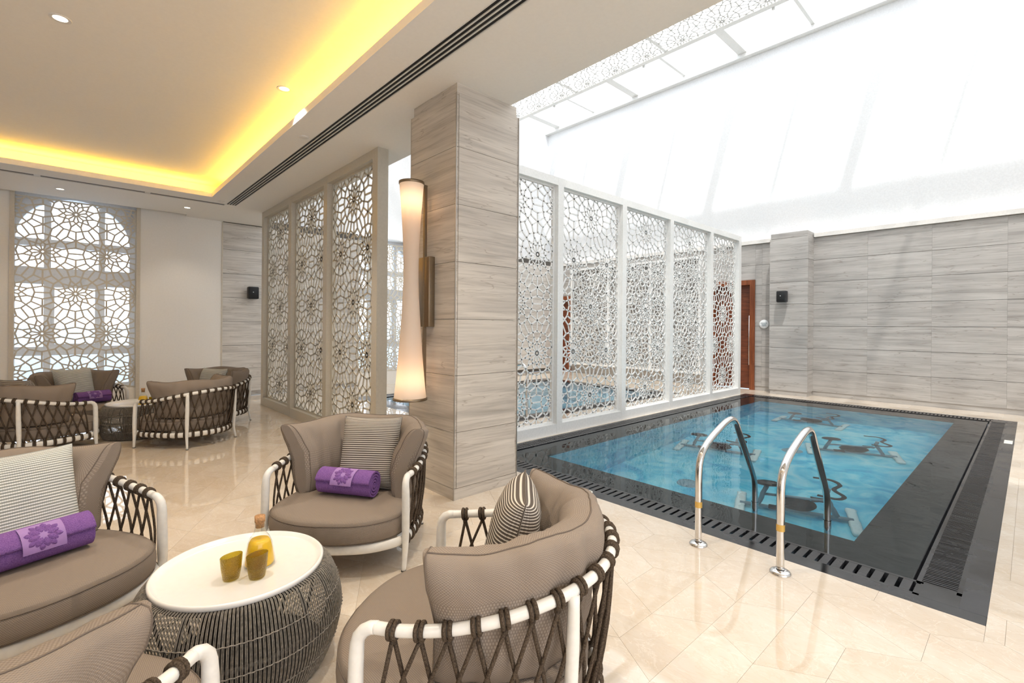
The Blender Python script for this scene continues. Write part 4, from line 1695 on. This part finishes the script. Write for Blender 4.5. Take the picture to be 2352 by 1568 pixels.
# ---- drum tables
def make_table(label):
    r = thing('drum_table', label, 'table', (0, 0, 0), 0, 'round corded drum tables')
    prof = [(.285, .372), (.302, .368), (.316, .352), (.336, .315), (.356, .25), (.362, .20), (.356, .14), (.338, .08), (.318, .03), (.305, .008)]
    dense = catmull([(a, 0, b) for a, b in prof], 22)
    MB().lathe([(.001, .374), (.262, .374), (.274, .378), (.281, .389), (.287, .391), (.292, .386), (.290, .372), (.27, .366), (.001, .366)], 72, cap=False).build('tray_top', 'tray_white', r)
    m = MB()
    nc = 340
    for k in range(nc):
        a = 2 * PI * k / nc + (.006 if k % 2 else 0)
        ca, sa = math.cos(a), math.sin(a)
        m.tube([(p_.x * ca, p_.x * sa, p_.z) for p_ in dense], .0017, 4, cap=False)
    tag(m.build('cord_weave', 'cord', r), kind='stuff')
    hoops = MB()
    for i in (6, 11, 16):
        p_ = dense[i]
        pts = [((p_.x + .002 + .0022 * (-1) ** k) * math.cos(2 * PI * k / 180), (p_.x + .002 + .0022 * (-1) ** k) * math.sin(2 * PI * k / 180), p_.z) for k in range(180)]
        hoops.tube(pts, .0024, 4, closed=True)
    hoops.build('binding_cord', 'cord', r)
    fr = MB()
    for z, rr in ((.36, .285), (.20, .345), (.012, .295)):
        fr.tube([(rr * math.cos(2 * PI * k / 60), rr * math.sin(2 * PI * k / 60), z) for k in range(60)], .009, 6, closed=True)
    for k in range(16):
        a = 2 * PI * k / 16
        fr.tube([((p_.x - .012) * math.cos(a), (p_.x - .012) * math.sin(a), p_.z) for p_ in dense[1:]], .006, 5)
    fr.build('frame', 'cord_dark', r)
    MB().lathe([(.001, .004), (.30, .004), (.30, .016), (.001, .016)], 48, cap=False).build('base', 'cord_dark', r)
    MB().lathe([(.13, .012), (.13, .366)], 32, cap=False).build('core', 'cord_dark', r)
    return r


tb1 = make_table('round drum table of dark cord with a white tray top, carrying two tumblers')
tb1.location = (-2.045, .490, 0)
tb2 = copy_tree(tb1)
tb2['label'] = 'round drum table of dark cord with white top, near the arched window'
tb2.location = (-7.085, .59, 0)

TZ = .3745


# ---- carafe and tumblers
def make_carafe(label, loc):
    r = thing('juice_carafe', label, 'carafe', loc, 0, 'carafes of orange juice')
    g = [(.001, .003), (.046, .003), (.052, .008), (.052, .018), (.046, .06), (.040, .088), (.031, .108), (.0195, .124), (.0165, .140), (.0165, .158), (.019, .162)]
    MB().lathe([(.001, 0), (.050, 0), (.0545, .006), (.0545, .018), (.048, .061), (.042, .090), (.033, .110), (.021, .126), (.018, .141), (.018, .158), (.0205, .163)], 32, cap=False).build('bottle', 'bottle_glass', r)
    MB().lathe([(.001, .004), (.044, .004), (.050, .010), (.0505, .018), (.0445, .06), (.038, .090), (.032, .101), (.001, .101)], 32, cap=False).build('juice', 'juice', r)
    MB().lathe([(.001, .146), (.0155, .146), (.0160, .166), (.0185, .167), (.0190, .190), (.001, .191)], 20, cap=False).build('cork_stopper', 'cork', r)
    return r


def make_tumbler(label, loc, rz):
    r = thing('glass_tumbler', label, 'glass', loc, rz, 'amber glass tumblers')
    til = lambda x, y, z: .16 * x * max(0, (z - .03)) / .05
    MB().lathe([(.001, 0), (.024, 0), (.027, .004), (.033, .04), (.0365, .084), (.0350, .086), (.0335, .084), (.030, .04), (.0245, .009), (.001, .008)], 30, cap=False, tilt=til).build('glass_body', 'amber_glass', r)
    return r


make_carafe('orange juice carafe with cork stopper on the near white table', (-2.016, .546, TZ))
make_tumbler('amber textured tumbler standing in front of the juice carafe', (-1.925, .513, TZ), .6)
make_tumbler('amber textured tumbler beside the other tumbler, clear of the carafe', (-1.975, .440, TZ), .6)
make_carafe('orange juice carafe with cork stopper on the table by the arched window', (-6.90, .63, TZ))
make_tumbler('amber tumbler beside the carafe on the table by the arched window', (-6.895, .718, TZ), .3)


# ================================================================== WALL FIXTURES
def speaker(loc, rz, label):
    r = thing('wall_speaker', label, 'speaker', loc, rz, 'black wall speakers')
    MB().bevbox((-.088, -.19, -.11), (.088, -.06, .11), .02, 3).build('cabinet', 'black_plastic', r)
    MB().bevbox((-.076, -.1945, -.098), (.076, -.188, .098), .006).build('grille', 'diffuser_black', r)
    MB().lathe([(.001, 0), (.008, 0), (.008, .003), (.001, .003)], 12, cap=False).build('badge', 'sign_white', r, (-.01, -.195, .01), (PI / 2, 0, 0))
    MB().box((-.03, -.062, -.03), (.03, 0, .03)).build('bracket', 'black_plastic', r)
    return r


speaker((-3.31, PY0, 1.93), 0, 'square black speaker on the stone pilaster beyond the pool')
speaker((WX, 2.46, 1.88), PI / 2, 'square black speaker on the stone wall beside the three-bay lattice screen')

ds = thing('door_sign', 'round white plaque with dark lettering beside the timber door', 'sign', (-3.80, YF, 1.395))
MB().lathe([(.001, .022), (.088, .022), (.092, .018), (.092, .002), (.080, 0)], 36, cap=False).build('disc', 'sign_white', ds, None, (PI / 2, 0, 0))
m = MB()
for z, w_ in ((.022, .062), (-.008, .045), (-.032, .040)):
    x = -w_
    while x < w_:
        l_ = random.uniform(.008, .018)
        m.box((x, -.0232, z - .007), (min(w_, x + l_), -.0222, z + .007))
        x += l_ + .004
m.build('lettering', 'sign_ink', ds)

# hourglass wall lamp on the column
LX, LY = -3.26, 1.943
lamp = thing('wall_lamp', 'tall hourglass wall lamp of opal glass on a bronze bracket, fixed to the stone column', 'lamp', (LX, 2.1125, 1.57))
dyl = LY - 2.1125
prof = [(.124, -.826), (.121, -.80), (.110, -.70), (.094, -.52), (.076, -.28), (.063, -.05), (.058, .10), (.060, .28), (.069, .50), (.083, .70), (.091, .80), (.093, .826)]
pd = [(p_.x, p_.z) for p_ in catmull([(a, 0, b) for a, b in prof], 40)]
MB().lathe(pd, 40, (0, dyl), cap=False).build('shade', 'opal_shade', lamp)
MB().lathe([(.001, -.842), (.130, -.842), (.132, -.838), (.132, -.826), (.124, -.822)], 40, (0, dyl), cap=False).build('end_cap', 'bronze', lamp)
MB().lathe([(.093, .822), (.098, .826), (.098, .842), (.001, .842)], 40, (0, dyl), cap=False).build('end_cap', 'bronze', lamp)
m = MB().box((-.010, -.012 - .045, -.83), (.010, -.033, .83))
m.box((-.012, dyl + .05, .826), (.012, -.033, .842)).box((-.012, dyl + .05, -.842), (.012, -.033, -.826))
m.build('bracket', 'bronze', lamp)
MB().bevbox((-.105, -.055, -.275), (.075, 0, .275), .004).build('back_plate', 'bronze', lamp)
for z, e in ((.735, .48), (-.735, .48)):
    MB().lathe([(.001, -.05), (.018, -.04), (.024, 0), (.018, .04), (.001, .05)], 16, (0, dyl), cap=False).build('bulb', 'lamp_glow', lamp, (0, 0, z))
    ld = bpy.data.lights.new('bulb_light', 'POINT')
    ld.energy = e
    ld.color = (1.0, .62, .32)
    ld.shadow_soft_size = .03
    link('bulb_light', ld, lamp, (0, dyl, z - math.copysign(.055, z)))
